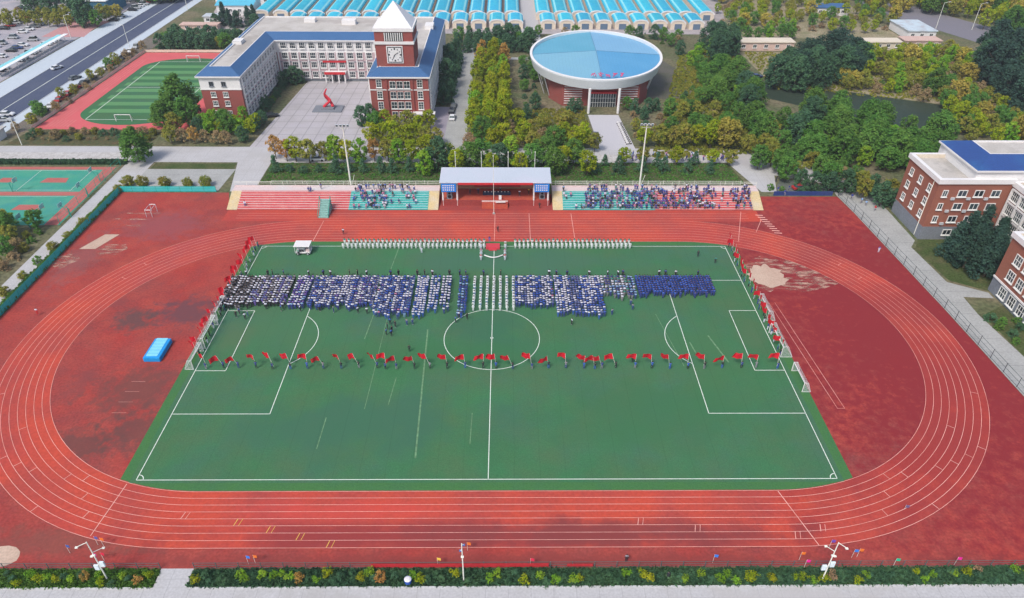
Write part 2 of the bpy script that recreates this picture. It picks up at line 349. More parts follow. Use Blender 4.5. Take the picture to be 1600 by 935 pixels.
for a, b, w in (((-12.6, 3), (-11.6, -30), .28), ((-22, 34), (-24.5, 0), .18), ((-3.0, -20), (-3.1, -27), .16), ((-27.5, -21), (-27.6, -28), .16), ((42, 1), (44, -7), .3), ((-17, -11), (-17.5, -18), .14), ((38, -1), (38.6, -5), .25), ((-21, 8), (-21.4, -19), .12), ((33, 8), (35.5, -8), .12)):
    strip(ww, a, b, w, 2.7*Z, m_worn)
ww.build('worn_lines', kind='structure')

# front walk and planted bed
sheet('front_walk', [(-140, -75), (160, -75), (160, -52.2), (-140, -52.2)], Z, m_walk)
k_ = MB(); k_.box(-140, -44.3, -52.4, -52.2, 0, .14, m_kerb); k_.box(-39.1, 160, -52.4, -52.2, 0, .14, m_kerb); k_.build('front_kerb', kind='structure')
m_bed = mat('planted_bed', (.045, .085, .018), var=[(.10, .10, .035), (.02, .055, .02)], scale=.5, amt=.8, fine=.3, fscale=4, bump=.8)
sheet('planted_bed', [(-140, -52.2), (-43.9, -52.2), (-43.9, -49.5), (-140, -49.5)], Z, m_bed)
sheet('planted_bed', [(-39.5, -52.2), (160, -52.2), (160, -49.5), (-39.5, -49.5)], Z, m_bed)
sheet('gate_path', [(-43.9, -52.2), (-39.5, -52.2), (-39.5, -49.4), (-43.9, -49.4)], 1.5*Z, m_walk)
# left path, hedge bed, courts
m_hbed = mat('hedge_bed', (.035, .11, .025), var=(.07, .10, .04), scale=.6, amt=.7, fine=.2)
sheet('left_path', [(-104.2, -60), (-100.2, -60), (-100.2, 64), (-97.2, 66), (-97.2, 80), (-104.6, 80)], Z, m_walk)
sheet('hedge_bed', [(-100.2, -60), (-98.6, -60), (-98.6, 62.2), (-100.2, 62.2)], Z, m_hbed)
sheet('side_yard', [(-97.2, 62.2), (-73.2, 62.2), (-72.6, 75.5), (-97.2, 75.5)], Z, m_walkd)
sheet('verge', [(-96.5, 75.7), (-73.5, 75.7), (-73.5, 79.2), (-96.5, 79.2)], Z, m_lawn)
m_court = mat('court_green', (.04, .30, .21), var=[(.05, .26, .26), (.10, .34, .22)], scale=.12, amt=.7, fine=.06)
m_courtr = mat('court_red', (.42, .12, .10), var=(.45, .16, .15), scale=.3, amt=.6, fine=.08)
sheet('sports_courts', [(-152, 44), (-105.5, 44), (-106.3, 76.8), (-152, 76.8)], Z, m_court)
cr = MB()
for x0, x1, y0, y1 in ((-152, -106.4, 75.0, 76.8), (-152, -106.2, 59.4, 61.6), (-109.2, -106, 44, 59.39), (-109.2, -106.3, 61.61, 74.99)): cr.poly([(x0, y0, 2*Z), (x1, y0, 2*Z), (x1, y1, 2*Z), (x0, y1, 2*Z)], m_courtr)
for x, y, w in ((-119, 68.4, 7), (-132, 68.4, 5), (-144, 68.4, 8), (-118, 53, 7), (-132, 53, 6)): cr.poly([(x-w/2, y-1.4, 2*Z), (x+w/2, y-1.4, 2*Z), (x+w/2-.6, y+1.4, 2*Z), (x-w/2+.6, y+1.4, 2*Z)], m_courtr)
cr.build('court_markings', kind='structure')
cl = MB()
for x in (-112, -126, -139): strip(cl, (x, 62), (x, 74.6), .1, 3*Z, m_line)
for y in (62.5, 74.4, 46, 58.8): strip(cl, (-150, y), (-111, y), .1, 3*Z, m_line)
cl.build('court_lines', kind='structure')
# campus road and plaza
sheet('campus_road', [(-151.2, 80.5), (-73.5, 80.0), (-70, 62), (-63.8, 62), (-64, 79.8), (66, 80.2), (69.5, 66), (70.5, 62), (74.5, 62), (77, 72), (90, 66.5), (94, 64), (98.5, 68), (92, 75), (74, 88.5), (42, 90), (-70, 90.8), (-151.2, 91.2)], Z, m_walk)
sheet('speckled_strip', [(-151.2, 80.8), (-108, 80.6), (-107, 86.6), (-151.2, 86.7)], 2*Z, m_speck)
sheet('speckled_strip', [(-62, 80.25), (64, 80.4), (64, 85.4), (-62, 85.2)], 2*Z, m_speck)
sheet('hedge_bed', [(-150, 78.2), (-104.6, 78.2), (-104.6, 80.4), (-150, 80.5)], 1.5*Z, m_hbed)
sheet('stand_lawn', [(-63.6, 60.6), (68.6, 60.6), (65.8, 79.8), (-63.8, 79.5)], Z, m_lawn)
m_plaza = mat('plaza_paving', (.43, .41, .425), var=[(.36, .34, .35), (.45, .43, .47)], scale=.1, amt=.7, fine=.06)
m_joint = mat('plaza_joint', (.30, .29, .30), fine=.1)
sheet('plaza', [(-73.3, 90.6), (-38.6, 90.6), (-39.4, 149.6), (-69.4, 149.6)], 1.15*Z, m_plaza)
pj = MB()
for i in range(9): strip(pj, (-71.6+i*4.0+i*.02, 91), (-69.0+i*3.7, 149), .28, 1.6*Z, m_joint)
for i in range(11): strip(pj, (-72.5+i*.3, 95+i*5.2), (-39.2, 95+i*5.2), .28, 1.7*Z, m_joint)
pj.build('plaza_joints', kind='structure')
sheet('hall_forecourt', [(30.6, 89), (41.2, 89), (39.6, 117), (29.6, 117)], 1.4*Z, mat('forecourt', (.50, .49, .52), fine=.05))
sheet('side_road', [(-16.2, 90), (-9.2, 90), (-9.6, 200), (-15, 200)], 1.3*Z, m_walkd)
sheet('parking_yard', [(-21, 91), (-16.2, 91), (-15.4, 124), (-21, 124)], 1.2*Z, mat('yard', (.30, .27, .32), fine=.1))
sheet('cross_road', [(-9.6, 176), (12, 176), (12, 179), (-9.6, 179)], 1.25*Z, m_walkd)
# right-hand path and lawns
sheet('right_path', [(89.7, 60), (90.5, 51), (92.7, 10), (94.7, -49.4), (95.4, -75), (107, -75), (101.5, -20), (98.6, 8), (98.8, 14), (105, 13.5), (105, 15.5), (98.2, 19.5), (97.2, 34), (99.5, 37), (99.6, 52), (99, 60), (106, 58), (106, 62), (94, 66), (89.8, 62)], 1.1*Z, m_walkd)
sheet('right_lawn', [(97.6, 33), (99, 20.2), (105.2, 16.2), (117.3, 17), (117.3, 37.4), (100.4, 37.4)], 1.2*Z, m_lawn)
sheet('right_lawn', [(99.4, 7.6), (105.4, 11), (130, 1), (130, -60), (106, -60), (101, -20)], 1.2*Z, m_lawn)
sheet('grey_yard', [(74, 60.2), (89, 60.2), (89, 66), (78, 70), (75, 64)], .8*Z, mat('grey_yard', (.13, .14, .13), var=(.07, .09, .06), scale=.3, amt=.7))
# small sports field
sheet('small_track', [(-144.2, 104), (-96, 104), (-94, 184), (-142.4, 184)], Z, mat('small_track_rubber', (.62, .12, .13), var=(.52, .10, .10), scale=.08, amt=.6, fine=.06))
sf = []
for i in range(25): t = -math.pi+math.pi*i/24; sf.append((-119+17.5*math.cos(t), 120+12.5*math.sin(t)))
for i in range(25): t = math.pi*i/24; sf.append((-119+17.5*math.cos(t), 166+10.5*math.sin(t)))
sheet('small_turf', sf, 2*Z, m_turf)
st = MB()
for i in range(8): st.poly([(-134, 118+i*6.6, 2.6*Z), (-104, 118+i*6.6, 2.6*Z), (-104, 121.3+i*6.6, 2.6*Z), (-134, 121.3+i*6.6, 2.6*Z)], mat('light_turf', (.10, .26, .10), fine=.05))
st.build('mown_stripes', kind='structure')
sl = MB()
for y in (112, 142.5, 172): strip(sl, (-132, y), (-106, y), .2, 3.2*Z, m_line)
for x in (-132, -106): strip(sl, (x, 112), (x, 172), .2, 3.2*Z, m_line)
for k in range(5):
    for a, b in ((-138.6-k*1.1, -99+k*1.05),): strip(sl, (a, 112), (a, 175), .08, 2.4*Z, m_laneline)
for k in range(7): strip(sl, (-141.5+k*1.1, 106), (-141.3+k*1.1, 111.5), .14, 2.4*Z, m_laneline)
sl.build('small_field_lines', kind='structure')
# main road on the left with pavements, verge and parking
def along(a, b, o0, o1):                     # strip parallel to a-b between two offsets to its right
    a, b = Vector(a), Vector(b); d = (b-a).normalized(); n = Vector((d.y, -d.x))
    return [tuple(a+n*o0), tuple(a+n*o1), tuple(b+n*o1), tuple(b+n*o0)]
RA, RB_ = (-169.0, 60), (-167.4, 600)
sheet('main_road', along(RA, RB_, -1.5, 13.0), Z, m_asph)
sheet('road_marking', along(RA, RB_, 5.6, 5.85), 1.6*Z, m_line)
sheet('pavement', along(RA, RB_, -10.5, -1.5), 1.5*Z, mat('pale_pavement', (.50, .56, .62), fine=.06))
sheet('pavement', along(RA, RB_, 13.0, 17.5), 1.5*Z, MATS['pale_pavement'])
mb = MB()
for o0, o1 in ((-1.7, -1.5), (13.0, 13.2)):
    p = along(RA, RB_, o0, o1); mb.prism(p[::-1] if False else [p[0], p[1], p[2], p[3]][::-1], .0, .14, m_kerb)
mb.build('road_kerb', kind='structure')
sheet('parking_lot', [(-260, 120), (-180, 120), (-179, 420), (-330, 420)], Z, mat('parking_asphalt', (.30, .30, .34), var=[(.40, .38, .41), (.48, .42, .44)], scale=.06, amt=.8, fine=.12))
sheet('red_yard', [(-178, 232), (-162+(-18), 220), (-178, 206), (-196, 206), (-196, 232)], 2*Z, mat('red_yard', (.50, .26, .26), fine=.1))
sheet('brown_verge', [(-151.2, 95), (-144.8, 104), (-143.0, 184), (-141, 205), (-151, 205)], Z, mat('brown_verge', (.18, .155, .14), var=[(.20, .15, .13), (.09, .10, .05)], scale=.3, amt=.8, fine=.25))
sheet('market_road', [(9.5, 196), (17.6, 196), (17.2, 420), (10.2, 420)], 1.3*Z, mat('market_road', (.45, .44, .45), fine=.08))
sheet('market_ground', [(-130, 213), (100, 213), (150, 420), (-170, 420)], .6*Z, mat('market_ground', (.40, .36, .36), var=(.28, .25, .26), scale=.3, amt=.7, fine=.15))
# wild ground on the right: canal, far road, dry fields
m_water = mat('canal_water', (.032, .050, .034), var=(.05, .065, .04), scale=.05, amt=.6, fine=.05, rough=.5, spec=.2)
sheet('canal', [(84, 141), (102, 126), (118, 109.5), (141, 105), (170, 93), (260, 66), (262, 88), (172, 116), (150, 127), (124, 140), (103, 143), (88, 154)], 1.5*Z, m_water)
sheet('dry_field', [(100, 141), (124, 140), (150, 128), (190, 118), (190, 186), (98, 187)], Z, mat('dry_field', (.27, .23, .14), var=[(.15, .17, .07), (.38, .31, .22)], scale=.07, amt=.8, fine=.25, fscale=1.5, bump=.5))
sheet('dry_field', [(100, 209), (175, 205), (176, 330), (122, 330)], Z, MATS['dry_field'])
sheet('far_road', [(184, 255), (209, 190), (240, 184), (232, 206), (205, 270), (180, 330)], 1.5*Z, mat('far_asphalt', (.20, .19, .22), fine=.1))
sheet('bare_ground', [(52, 134), (62, 130), (68, 165), (60, 190), (54, 190), (57, 160)], Z, mat('bare_ground', (.12, .11, .09), var=(.08, .09, .05), scale=.2, amt=.7, fine=.2))
sheet('dirt_track', [(98, 330), (88, 215), (93, 207), (99, 209), (108, 330)], 1.4*Z, mat('dirt_track', (.35, .31, .31), fine=.15))
# the air: a thin even haze over the whole place
hz = MB(); hz.box(-900, 900, -400, 1300, -1.5, 120, MATS.setdefault('haze', bpy.data.materials.new('haze')))
hm = MATS['haze']; hm.use_nodes = True; hm.node_tree.nodes.clear()
vo = hm.node_tree.nodes.new('ShaderNodeVolumePrincipled'); ho = hm.node_tree.nodes.new('ShaderNodeOutputMaterial'); hm.node_tree.links.new(vo.outputs[0], ho.inputs['Volume'])
vo.inputs['Color'].default_value = (.86, .92, 1, 1); vo.inputs['Density'].default_value = .00024; vo.inputs['Anisotropy'].default_value = .2
tag(hz.build('haze'), kind='stuff')
# ------------------------------------------------------------ windows, facades
WM = {}
def win_mesh(w, h, nx, ny, fr=.12, frame=None, d=.16, sill=True):
    key = (w, h, nx, ny, fr, frame and frame.name, d)
    if key in WM: return WM[key]
    f = MB(); M_ = frame or m_frame
    for a, b, c_, e in ((-w/2, -w/2+fr, 0, h), (w/2-fr, w/2, 0, h)): f.box(a, b, -d, 0, c_, e, M_)
    f.box(-w/2+fr, w/2-fr, -d, 0, h-fr, h, M_); f.box(-w/2+fr, w/2-fr, -d, 0, 0, fr, M_)
    if sill: f.box(-w/2-.12, w/2+.12, -d-.14, .0, -.16, -.002, M_)
    for i in range(1, nx): x = -w/2+w*i/nx; f.box(x-.04, x+.04, -d*.8, -.045, fr, h-fr, M_)
    for j in range(1, ny): z = h*j/ny; f.box(-w/2+fr, w/2-fr, -d*.75, -.05, z-.035, z+.035, M_)
    g = MB(); g.box(-w/2+fr*.6, w/2-fr*.6, -.04, 0.002, fr*.6, h-fr*.6, m_glass)
    WM[key] = (f, g, f.mesh('window'), g.mesh('pane')); return WM[key]
class Facade:
    """collects windows of one building; the 100 nearest the camera become parts, the rest one part"""
    def __init__(s, parent): s.p = parent; s.w = []
    def add(s, x, y, z, rz, key): s.w.append((x, y, z, rz, key))
    def row(s, a, b, z, n, key, m0=.5, skip=()):        # n windows evenly between a and b (seen from outside, left to right)
        a, b = Vector(a), Vector(b); d = b-a; rz = math.atan2(d.y, d.x)
        for i in range(n):
            if i in skip: continue
            t = (i+m0)/(n-1+2*m0); p = a+d*t; s.add(p.x, p.y, z, rz, key)
    def finish(s):
        c = Vector(CAM); s.w.sort(key=lambda w: (Vector(w[:3])-c).length)
        o = org(s.p)
        for x, y, z, rz, key in s.w[:100]:
            f, g, fm, gm = win_mesh(*key)
            fo = put('window', fm, s.p, (x-o.x, y-o.y, z-o.z), rz); put('pane', gm, fo)
        if len(s.w) > 100:
            A = MB()
            for x, y, z, rz, key in s.w[100:]:
                f, g, fm, gm = win_mesh(*key); ca, sa = math.cos(rz), math.sin(rz)
                for q_ in (f, g):
                    n = len(A.v); A.v += [(x+a*ca-b*sa, y+a*sa+b*ca, z+c_) for a, b, c_ in q_.v]
                    A.f += [tuple(n+i for i in ff) for ff in q_.f]; A.m += [A.mi(q_.mats[i]) for i in q_.m]
            A.build('window', s.p, kind='stuff')
def band(mb, poly, z0, z1, out, M):                     # a projecting course round a building
    mb.prism(inset(poly, -out), z0, z1, M)
def mansard(parent, poly, z, M, over=.7, ins=3.0, rise=2.0, fas=.45, top=None, parapet=.5):
    e = inset(poly, -over); i_ = inset(poly, ins)
    f = MB(); f.prism(e, z, z+fas, m_white); f.build('eave', parent)
    r = MB(); r.loft([(x, y, z+fas+.01) for x, y in inset(e, .12)], [(x, y, z+fas+rise) for x, y in i_], M)
    ro = r.build('roof', parent)
    t = MB(); t.poly([(x, y, z+fas+rise-.35) for x, y in inset(i_, .3)], top or m_flat)
    t.loft([(x, y, z+fas+rise+.02) for x, y in i_], [(x, y, z+fas+rise+.02) for x, y in inset(i_, .3)], m_white)
    t.loft([(x, y, z+fas+rise+.02) for x, y in inset(i_, .3)], [(x, y, z+fas+rise-.35) for x, y in inset(i_, .3)], m_white)
    t.build('roof_deck', ro)
    return ro

# ------------------------------------------------------------ the school building with its clock tower
U_ = [(-92, 110.5), (-79.5, 110.5), (-79.5, 150), (-39.5, 150), (-39.5, 110.5), (-21.3, 110.5), (-21.3, 177), (-92, 177)]
sch = thing('school_building', 'U-shaped red brick and white school with blue roof edges and a pyramid-topped clock tower', 'school', (-56, 150, 0))
w = MB(); w.prism(U_, 0, 10.4, m_brick, cap=False); w.prism(U_, 10.4, 14.2, m_white, base=False); w.build('wall', sch)
tr = MB(); band(tr, U_, 10.3, 10.62, .14, m_white); band(tr, U_, 0, .9, .10, m_stone); tr.build('string_course', sch)
m_facade = mat('pale_facade', (.50, .38, .40), var=(.42, .31, .33), scale=.3, amt=.5, fine=.04)
# white facing with pilasters on the courtyard sides and on the outer right side
fc = MB()
fc.box(-79.47, -79.30, 111.2, 149.6, .9, 10.3, m_facade); fc.box(-78.9, -40.1, 149.80, 149.97, .9, 10.3, m_facade)
fc.box(-21.27, -21.12, 111.4, 176.6, .9, 10.3, m_facade); fc.box(-39.7, -39.53, 111.4, 149.6, .9, 10.3, m_facade)
fc.build('facade_panel', sch)
def pil(x0, x1, y0, y1, z1): MB().box(x0, x1, y0, y1, .9, z1, m_white).build('pilaster', sch)
for i in range(13): y = 111.6+i*3.12; pil(-79.3, -78.95, y-.22, y+.22, 13.9); pil(-39.98, -39.7, y-.22, y+.22, 13.9)
for i in range(12): x = -78.4+i*3.46; pil(x-.20, x+.20, 149.5, 149.80, 10.3)
for i in range(22): y = 111.6+i*3.06; pil(-21.12, -20.78, y-.24, y+.24, 13.9)
fl = MB()
for z in (3.5, 7.0): fl.box(-79.3, -79.14, 111.2, 149.6, z-.12, z+.14, m_stone); fl.box(-78.6, -40.1, 149.66, 149.8, z-.12, z+.14, m_stone); fl.box(-21.12, -20.98, 111.4, 176.6, z-.12, z+.14, m_stone)
fl.build('floor_course', sch)
mansard(sch, U_, 14.2, m_blue)
bk = mat('brick_pilaster', (.45, .22, .21), fine=.1)
W1 = (1.9, 2.0, 2, 2, .17); W2 = (1.5, 1.9, 2, 2); W3 = (2.2, 2.3, 3, 2, .17)
fa = Facade(sch)
for z in (1.3, 4.8, 8.1, 11.6):
    fa.row((-79.30, 150-.9), (-79.30, 111.6), z, 12, W1) if False else fa.row((-79.30, 111.6), (-79.30, 149.1), z, 12, W1)
    fa.row((-77.9, 149.80), (-41.2, 149.80), z, 11, W3, skip=(5, 6) if z < 4 else ())
    fa.row((-21.12, 111.6), (-21.12, 175.9), z, 21, W1)
for z in (2.0, 5.2, 8.0): 
    for x in (-88.4, -84.6): fa.add(x, 110.5, z, 0, (1.6, 1.7, 3, 2))
for x in (-88.4, -84.6): fa.add(x, 110.5, 11.4, 0, (1.4, 1.5, 2, 1, .12, m_stone))
# the tower end: column of windows, a central three-wide grid, another column
for z in (1.2, 4.4, 7.6, 10.9):
    for x in (-32.4, -30.2, -28.0): fa.add(x, 110.5 if z < 10 else 110.40, z, 0, (1.9, 2.3, 2, 2, .10))
for z in (4.2, 7.6, 11.2):
    for x in (-36.6, -24.0): fa.add(x, 110.5 if z < 8.1 else 110.40, z, 0, (1.7, 2.5, 2, 3, .14))
fa.finish()
tf = MB()
tf.box(-39.5, -21.3, 110.40, 110.497, 10.66, 14.15, m_brick)
for x in (-34.2, -26.2): tf.box(x-.16, x+.16, 110.1, 110.4, .9, 14.1, m_brick)
tf.build('brick_end_wall', sch)
cp_ = MB(); cp_.box(-26.6, -19.6, 108.0, 110.38, 3.2, 3.6, m_white)
for x in (-26.2, -20.1): cp_.box(x-.2, x+.2, 108.2, 108.6, 0, 3.2, m_white)
cp_.build('canopy', sch)
m_redb = mat('red_banner', (.55, .03, .04), fine=.08)
en = MB(); en.box(-62.5, -55, 147.4, 149.8, 3.3, 3.75, m_white); en.box(-62.5, -55, 147.3, 147.4, 3.2, 4.1, m_redb)
for x in (-62.2, -59.9, -57.6, -55.3): en.box(x-.2, x+.2, 147.5, 147.9, 0, 3.3, m_white)
ent = en.build('entrance_porch', sch)
d_ = MB(); d_.box(-61.5, -56, 149.6, 149.80, 0, 2.9, m_glass)
for i in range(7): d_.box(-61.5+i*.9, -61.42+i*.9, 149.52, 149.6, 0, 2.9, m_frame)
d_.build('door', ent)
# red accent band over the central bays of the rear wing
ab = MB(); ab.box(-63, -54.6, 149.4, 149.5, 6.85, 7.5, m_redb); ab.build('banner', sch)
# tower
tw = MB(); T0 = [(-37.2, 114.2), (-25.6, 114.2), (-25.6, 125.8), (-37.2, 125.8)]
tw.prism(T0, 14, 27.0, m_brick, base=False); tow = tw.build('tower', sch)
tc = MB(); band(tc, T0, 23.3, 24.1, .35, m_white); band(tc, T0, 27.0, 28.0, .3, m_white); band(tc, T0, 15.8, 16.5, .15, m_white); tc.build('cornice', tow)
pr = MB(); ap = (-31.4, 120, 34.6); e_ = inset(T0, .1)
for i in range(4): j = (i+1) % 4; pr.poly([(*e_[i], 28.02), (*e_[j], 28.02), ap], mat('pale_roof', (.74, .74, .76), fine=.03))
pr.build('spire', tow)
lv = MB()
for i in range(9): lv.box(-34.2+i*.66, -33.95+i*.66, 113.95, 114.18, 24.3, 26.7, m_frame)
lv.box(-34.3, -28.5, 114.10, 114.19, 24.2, 26.8, m_dark); lv.build('louvre', tow)
ck = MB(); ck.box(-33.9, -28.9, 113.95, 114.18, 17.6, 22.8, m_white); ck.build('clock_face', tow)
cd = MB()
for a, b, c_, d2 in ((-33.6, -29.2, 22.35, 22.55), (-33.6, -29.2, 17.85, 18.05)): cd.box(a, b, 113.88, 113.95, c_, d2, m_black)
for x in (-33.6, -29.4): cd.box(x, x+.2, 113.88, 113.95, 18.05, 22.35, m_black)
for i in range(12):
    t = math.pi*i/6; cx, cz = -31.4+1.75*math.sin(t), 20.2+1.75*math.cos(t); s_ = .22 if i % 3 == 0 else .14
    cd.box(cx-s_, cx+s_, 113.88, 113.95, cz-s_, cz+s_, m_black)
cd.tube((-31.4, 113.88, 20.2), (-30.3, 113.88, 20.9), .10, .06, m_black); cd.tube((-31.4, 113.88, 20.2), (-32.1, 113.88, 19.0), .12, .07, m_black)
cd.build('clock_hands', tow)
rd = MB()
for x, y, sx, sy, h in ((-55, 165, 5, 3, 1.6), (-70, 168, 4, 3, 1.2), (-88, 140, 3, 4, 1.1), (-25, 160, 3, 5, 1.3)): rd.box(x-sx/2, x+sx/2, y-sy/2, y+sy/2, 16.3, 16.3+h, m_white)
rd.build('roof_hatch', sch)

# ------------------------------------------------------------ oval hall
hc = (33.9, 142.2); RR = 22.9
hall = thing('sports_hall', 'round brick hall under a tilted pale blue disc roof with a thick white rim', 'hall', (hc[0], hc[1], 0))
def pz(x, y): return 10.3+3.6*(y-hc[1]+RR)/(2*RR)
hb = [(17.5, 133), (21.6, 125.5), (47.4, 125.5), (51.4, 133), (51.4, 152), (45, 160), (23, 160), (17.5, 152)]
b_ = MB(); b_.prism(hb, 0, 8.4, m_brick); hw = b_.build('wall', hall)
lb = MB()
for x0, x1 in ((22.2, 28.2), (41.2, 46.8)):
    for k in range(9): lb.box(x0, x1, 125.3, 125.49, .8+k*.8, 1.0+k*.8, m_white)
lb.build('sunshade', hw)
gl = MB(); gl.box(30.2, 39.4, 124.4, 125.49, 0, 4.6, m_glass)
gl.build('entrance_glazing', hall)
gf = MB()
for i in range(12): gf.box(30.2+i*.836-.05, 30.2+i*.836+.05, 124.28, 124.4, 0, 4.6, m_frame)
for z in (1.5, 3.0, 4.5): gf.box(30.2, 39.4, 124.24, 124.28, z, z+.1, m_frame)
gf.box(30, 39.6, 123.9, 125.49, 4.62, 5.2, MATS['red_banner']) ; gf.build('glazing_bars', hall)
for x in (29.9, 39.6):
    k_ = MB(); k_.tube((x, 118.6, 0), (x, 118.6, 8.2), .42, .42, m_white, 14); k_.build('column', hall)
NR = 96
def rp(r, i, dz=0): t = 2*math.pi*i/NR; x, y = hc[0]+r*math.cos(t), hc[1]+r*math.sin(t); return (x, y, pz(x, y)+dz)
rim = MB()
m_rim = mat('rim_white', (.66, .70, .73), fine=.03, rough=.45)
rim.loft([rp(RR-.9, i, -3.0) for i in range(NR)], [rp(RR, i, 0) for i in range(NR)], m_rim)
rim.loft([rp(RR, i, 0) for i in range(NR)], [rp(RR, i, .45) for i in range(NR)], m_rim)
rim.loft([rp(RR, i, .45) for i in range(NR)], [rp(RR-.85, i, .45) for i in range(NR)], m_white)
rim.loft([rp(RR-.85, i, .45) for i in range(NR)], [rp(RR-.85, i, -.5) for i in range(NR)], m_rim)
rim.loft([rp(10, i, -2.6) for i in range(NR)], [rp(RR-.9, i, -3.0) for i in range(NR)], m_rim)
rim.build('roof_rim', hall)
dk = MB(); m_disc = mat('pale_blue_roof', (.165, .40, .56), var=[(.14, .36, .58), (.21, .45, .60)], scale=.07, amt=.8, fine=.04, rough=.5)
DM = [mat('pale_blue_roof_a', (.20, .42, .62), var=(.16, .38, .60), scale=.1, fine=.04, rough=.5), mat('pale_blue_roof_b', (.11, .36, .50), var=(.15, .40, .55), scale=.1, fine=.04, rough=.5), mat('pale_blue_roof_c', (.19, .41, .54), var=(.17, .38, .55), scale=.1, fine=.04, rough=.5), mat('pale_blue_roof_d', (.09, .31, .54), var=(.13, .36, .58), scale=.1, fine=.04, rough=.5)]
def dz_(x, y): return -.35+1.5*(1-(abs(x-hc[0])+abs(y-hc[1]))/RR)*.9+.6
ctr = (*hc, pz(*hc)+1.3)
for i in range(NR):
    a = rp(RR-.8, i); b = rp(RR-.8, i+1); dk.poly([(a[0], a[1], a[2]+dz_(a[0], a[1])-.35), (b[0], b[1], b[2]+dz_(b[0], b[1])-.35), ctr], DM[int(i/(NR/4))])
dk.build('roof_disc', hall)
for M_ in DM: seams(M_, (1, 0, 0), 1.15, .07, .86)
sm = MB()
for a in range(4):
    t = a*math.pi/2; p = (hc[0]+(RR-1)*math.cos(t), hc[1]+(RR-1)*math.sin(t)); sm.tube((*p, pz(*p)+dz_(*p)-.30), (ctr[0], ctr[1], ctr[2]+.05), .12, .12, mat('roof_seam', (.13, .28, .42), fine=0), 4)
sm.build('roof_seam', hall)
hs = MB(); m_rs = mat('red_sign', (.62, .06, .16), fine=0)     # red characters standing on the front of the roof, unreadable in the photo
rs_ = random.Random(5)
for k in range(5):
    x = 31.2+k*2.35; z0 = pz(x, 121.2)+.5
    for _ in range(5):
        a, b = rs_.uniform(-.8, .8), rs_.uniform(.1, 1.6); c_, d2 = rs_.uniform(-.8, .8), rs_.uniform(.1, 1.6)
        hs.tube((x+a, 121.6+b*.6, z0+b*.7), (x+c_, 121.6+d2*.6, z0+d2*.7), .13, .13, m_rs, 4)
hs.build('roof_sign', hall)
for a in (150, 165, 195, 345, 15, 30, 210, 330):
    t = R(a); p = (hc[0]+(RR-1.6)*math.cos(t), hc[1]+(RR-1.6)*math.sin(t)); g_ = (hc[0]+(RR-4.5)*math.cos(t), hc[1]+(RR-4.5)*math.sin(t))
    s_ = MB(); s_.tube((*g_, 0), (*p, pz(*p)-2.9), .16, .16, m_metal, 6); s_.build('strut', hall)

# ------------------------------------------------------------ brick building on the right
rb = thing('brick_building', 'brown-red brick building with white parapets and a deep blue hipped roof beside the right fence', 'building', (110, 44, 0))
P1 = [(100.5, 37.7), (117.4, 37.7), (117.4, 51.8), (100.5, 51.8)]
w = MB(); w.prism(P1, 3.4, 14.5, m_brick2, base=False, cap=False); w.prism(inset(P1, -.05), 0, 3.4, m_stone); w.build('wall', rb)
pp = MB(); o1 = inset(P1, -.35); i1 = inset(P1, .6)
pp.prism(o1, 14.5, 15.6, m_white, cap=False); pp.loft([(x, y, 15.6) for x, y in o1], [(x, y, 15.6) for x, y in i1], m_white); pp.loft([(x, y, 15.6) for x, y in i1], [(x, y, 14.4) for x, y in i1], m_cream)
pp.poly([(x, y, 14.7) for x, y in i1], m_flat); pp.build('parapet', rb)
P2 = [(108.4, 38.2), (150, 38.2), (150, 54.3), (108.4, 54.3)]
w = MB(); w.prism(P2, 14.72, 17.2, m_white, base=False); w.prism([(117.45, 38.2), (150, 38.2), (150, 54.3), (108.4, 54.3), (108.4, 51.9), (117.45, 51.9)], 0, 14.72, m_brick2); w.build('wall', rb)
mansard(rb, P2, 17.2, m_blue2, over=.5, ins=4.2, rise=2.0, fas=.4)
P3 = [(117.5, 17.2), (150, 17.2), (150, 37.6), (117.5, 37.6)]
w = MB(); w.prism(P3, 3.4, 14.0, m_brick, base=False, cap=False); w.prism(inset(P3, -.05), 0, 3.4, m_stone); w.build('wall', rb)
pp = MB(); o1 = inset(P3, -.35); i1 = inset(P3, .6)
pp.prism(o1, 14.0, 15.1, m_white, cap=False); pp.loft([(x, y, 15.1) for x, y in o1], [(x, y, 15.1) for x, y in i1], m_white); pp.loft([(x, y, 15.1) for x, y in i1], [(x, y, 14.0) for x, y in i1], m_cream); pp.poly([(x, y, 14.2) for x, y in i1], m_flat); pp.build('parapet', rb)
fa = Facade(rb)
for z in (4.6, 7.9, 11.2):
    for x in (102.6, 106.6, 110.4, 114.2): fa.add(x, 37.7, z, 0, (1.2 if x < 103 else 2.1, 1.7, 2, 1, .14))
    fa.row((100.5, 51.2), (100.5, 38.3), z, 3, (1.5, 1.8, 2, 2, .12))
for x in (106.6, 110.4, 114.2): fa.add(x, 37.65, 1.2, 0, (2.1, 1.5, 2, 1, .14))
for z in (.9, 4.3, 7.6, 11.0): fa.row((117.5, 37.2), (117.5, 17.6), z, 6, (2.5, 2.3, 4, 2, .12))
fa.finish()
wb = MB()
for z in (3.4, 6.9, 10.2, 13.3): wb.box(117.15, 117.45, 17.3, 37.2, z, z+.35, m_white)
for i in range(7): y = 17.5+i*3.27; wb.box(117.1, 117.42, y-.18, y+.18, 3.75, 13.3, m_white)
wb.build('facade_grid', rb)
dp = MB(); dp.tube((100.4, 39.6, .2), (100.4, 39.6, 14.4), .09, .09, m_pole, 6); dp.build('downpipe', rb)
rb2 = thing('brick_block', 'nearer brick block on a grey stone base at the right edge of the photo', 'building', (118, 8, 0))
P4 = [(105.6, -6), (130, -6), (130, 16.8), (105.6, 16.8)]
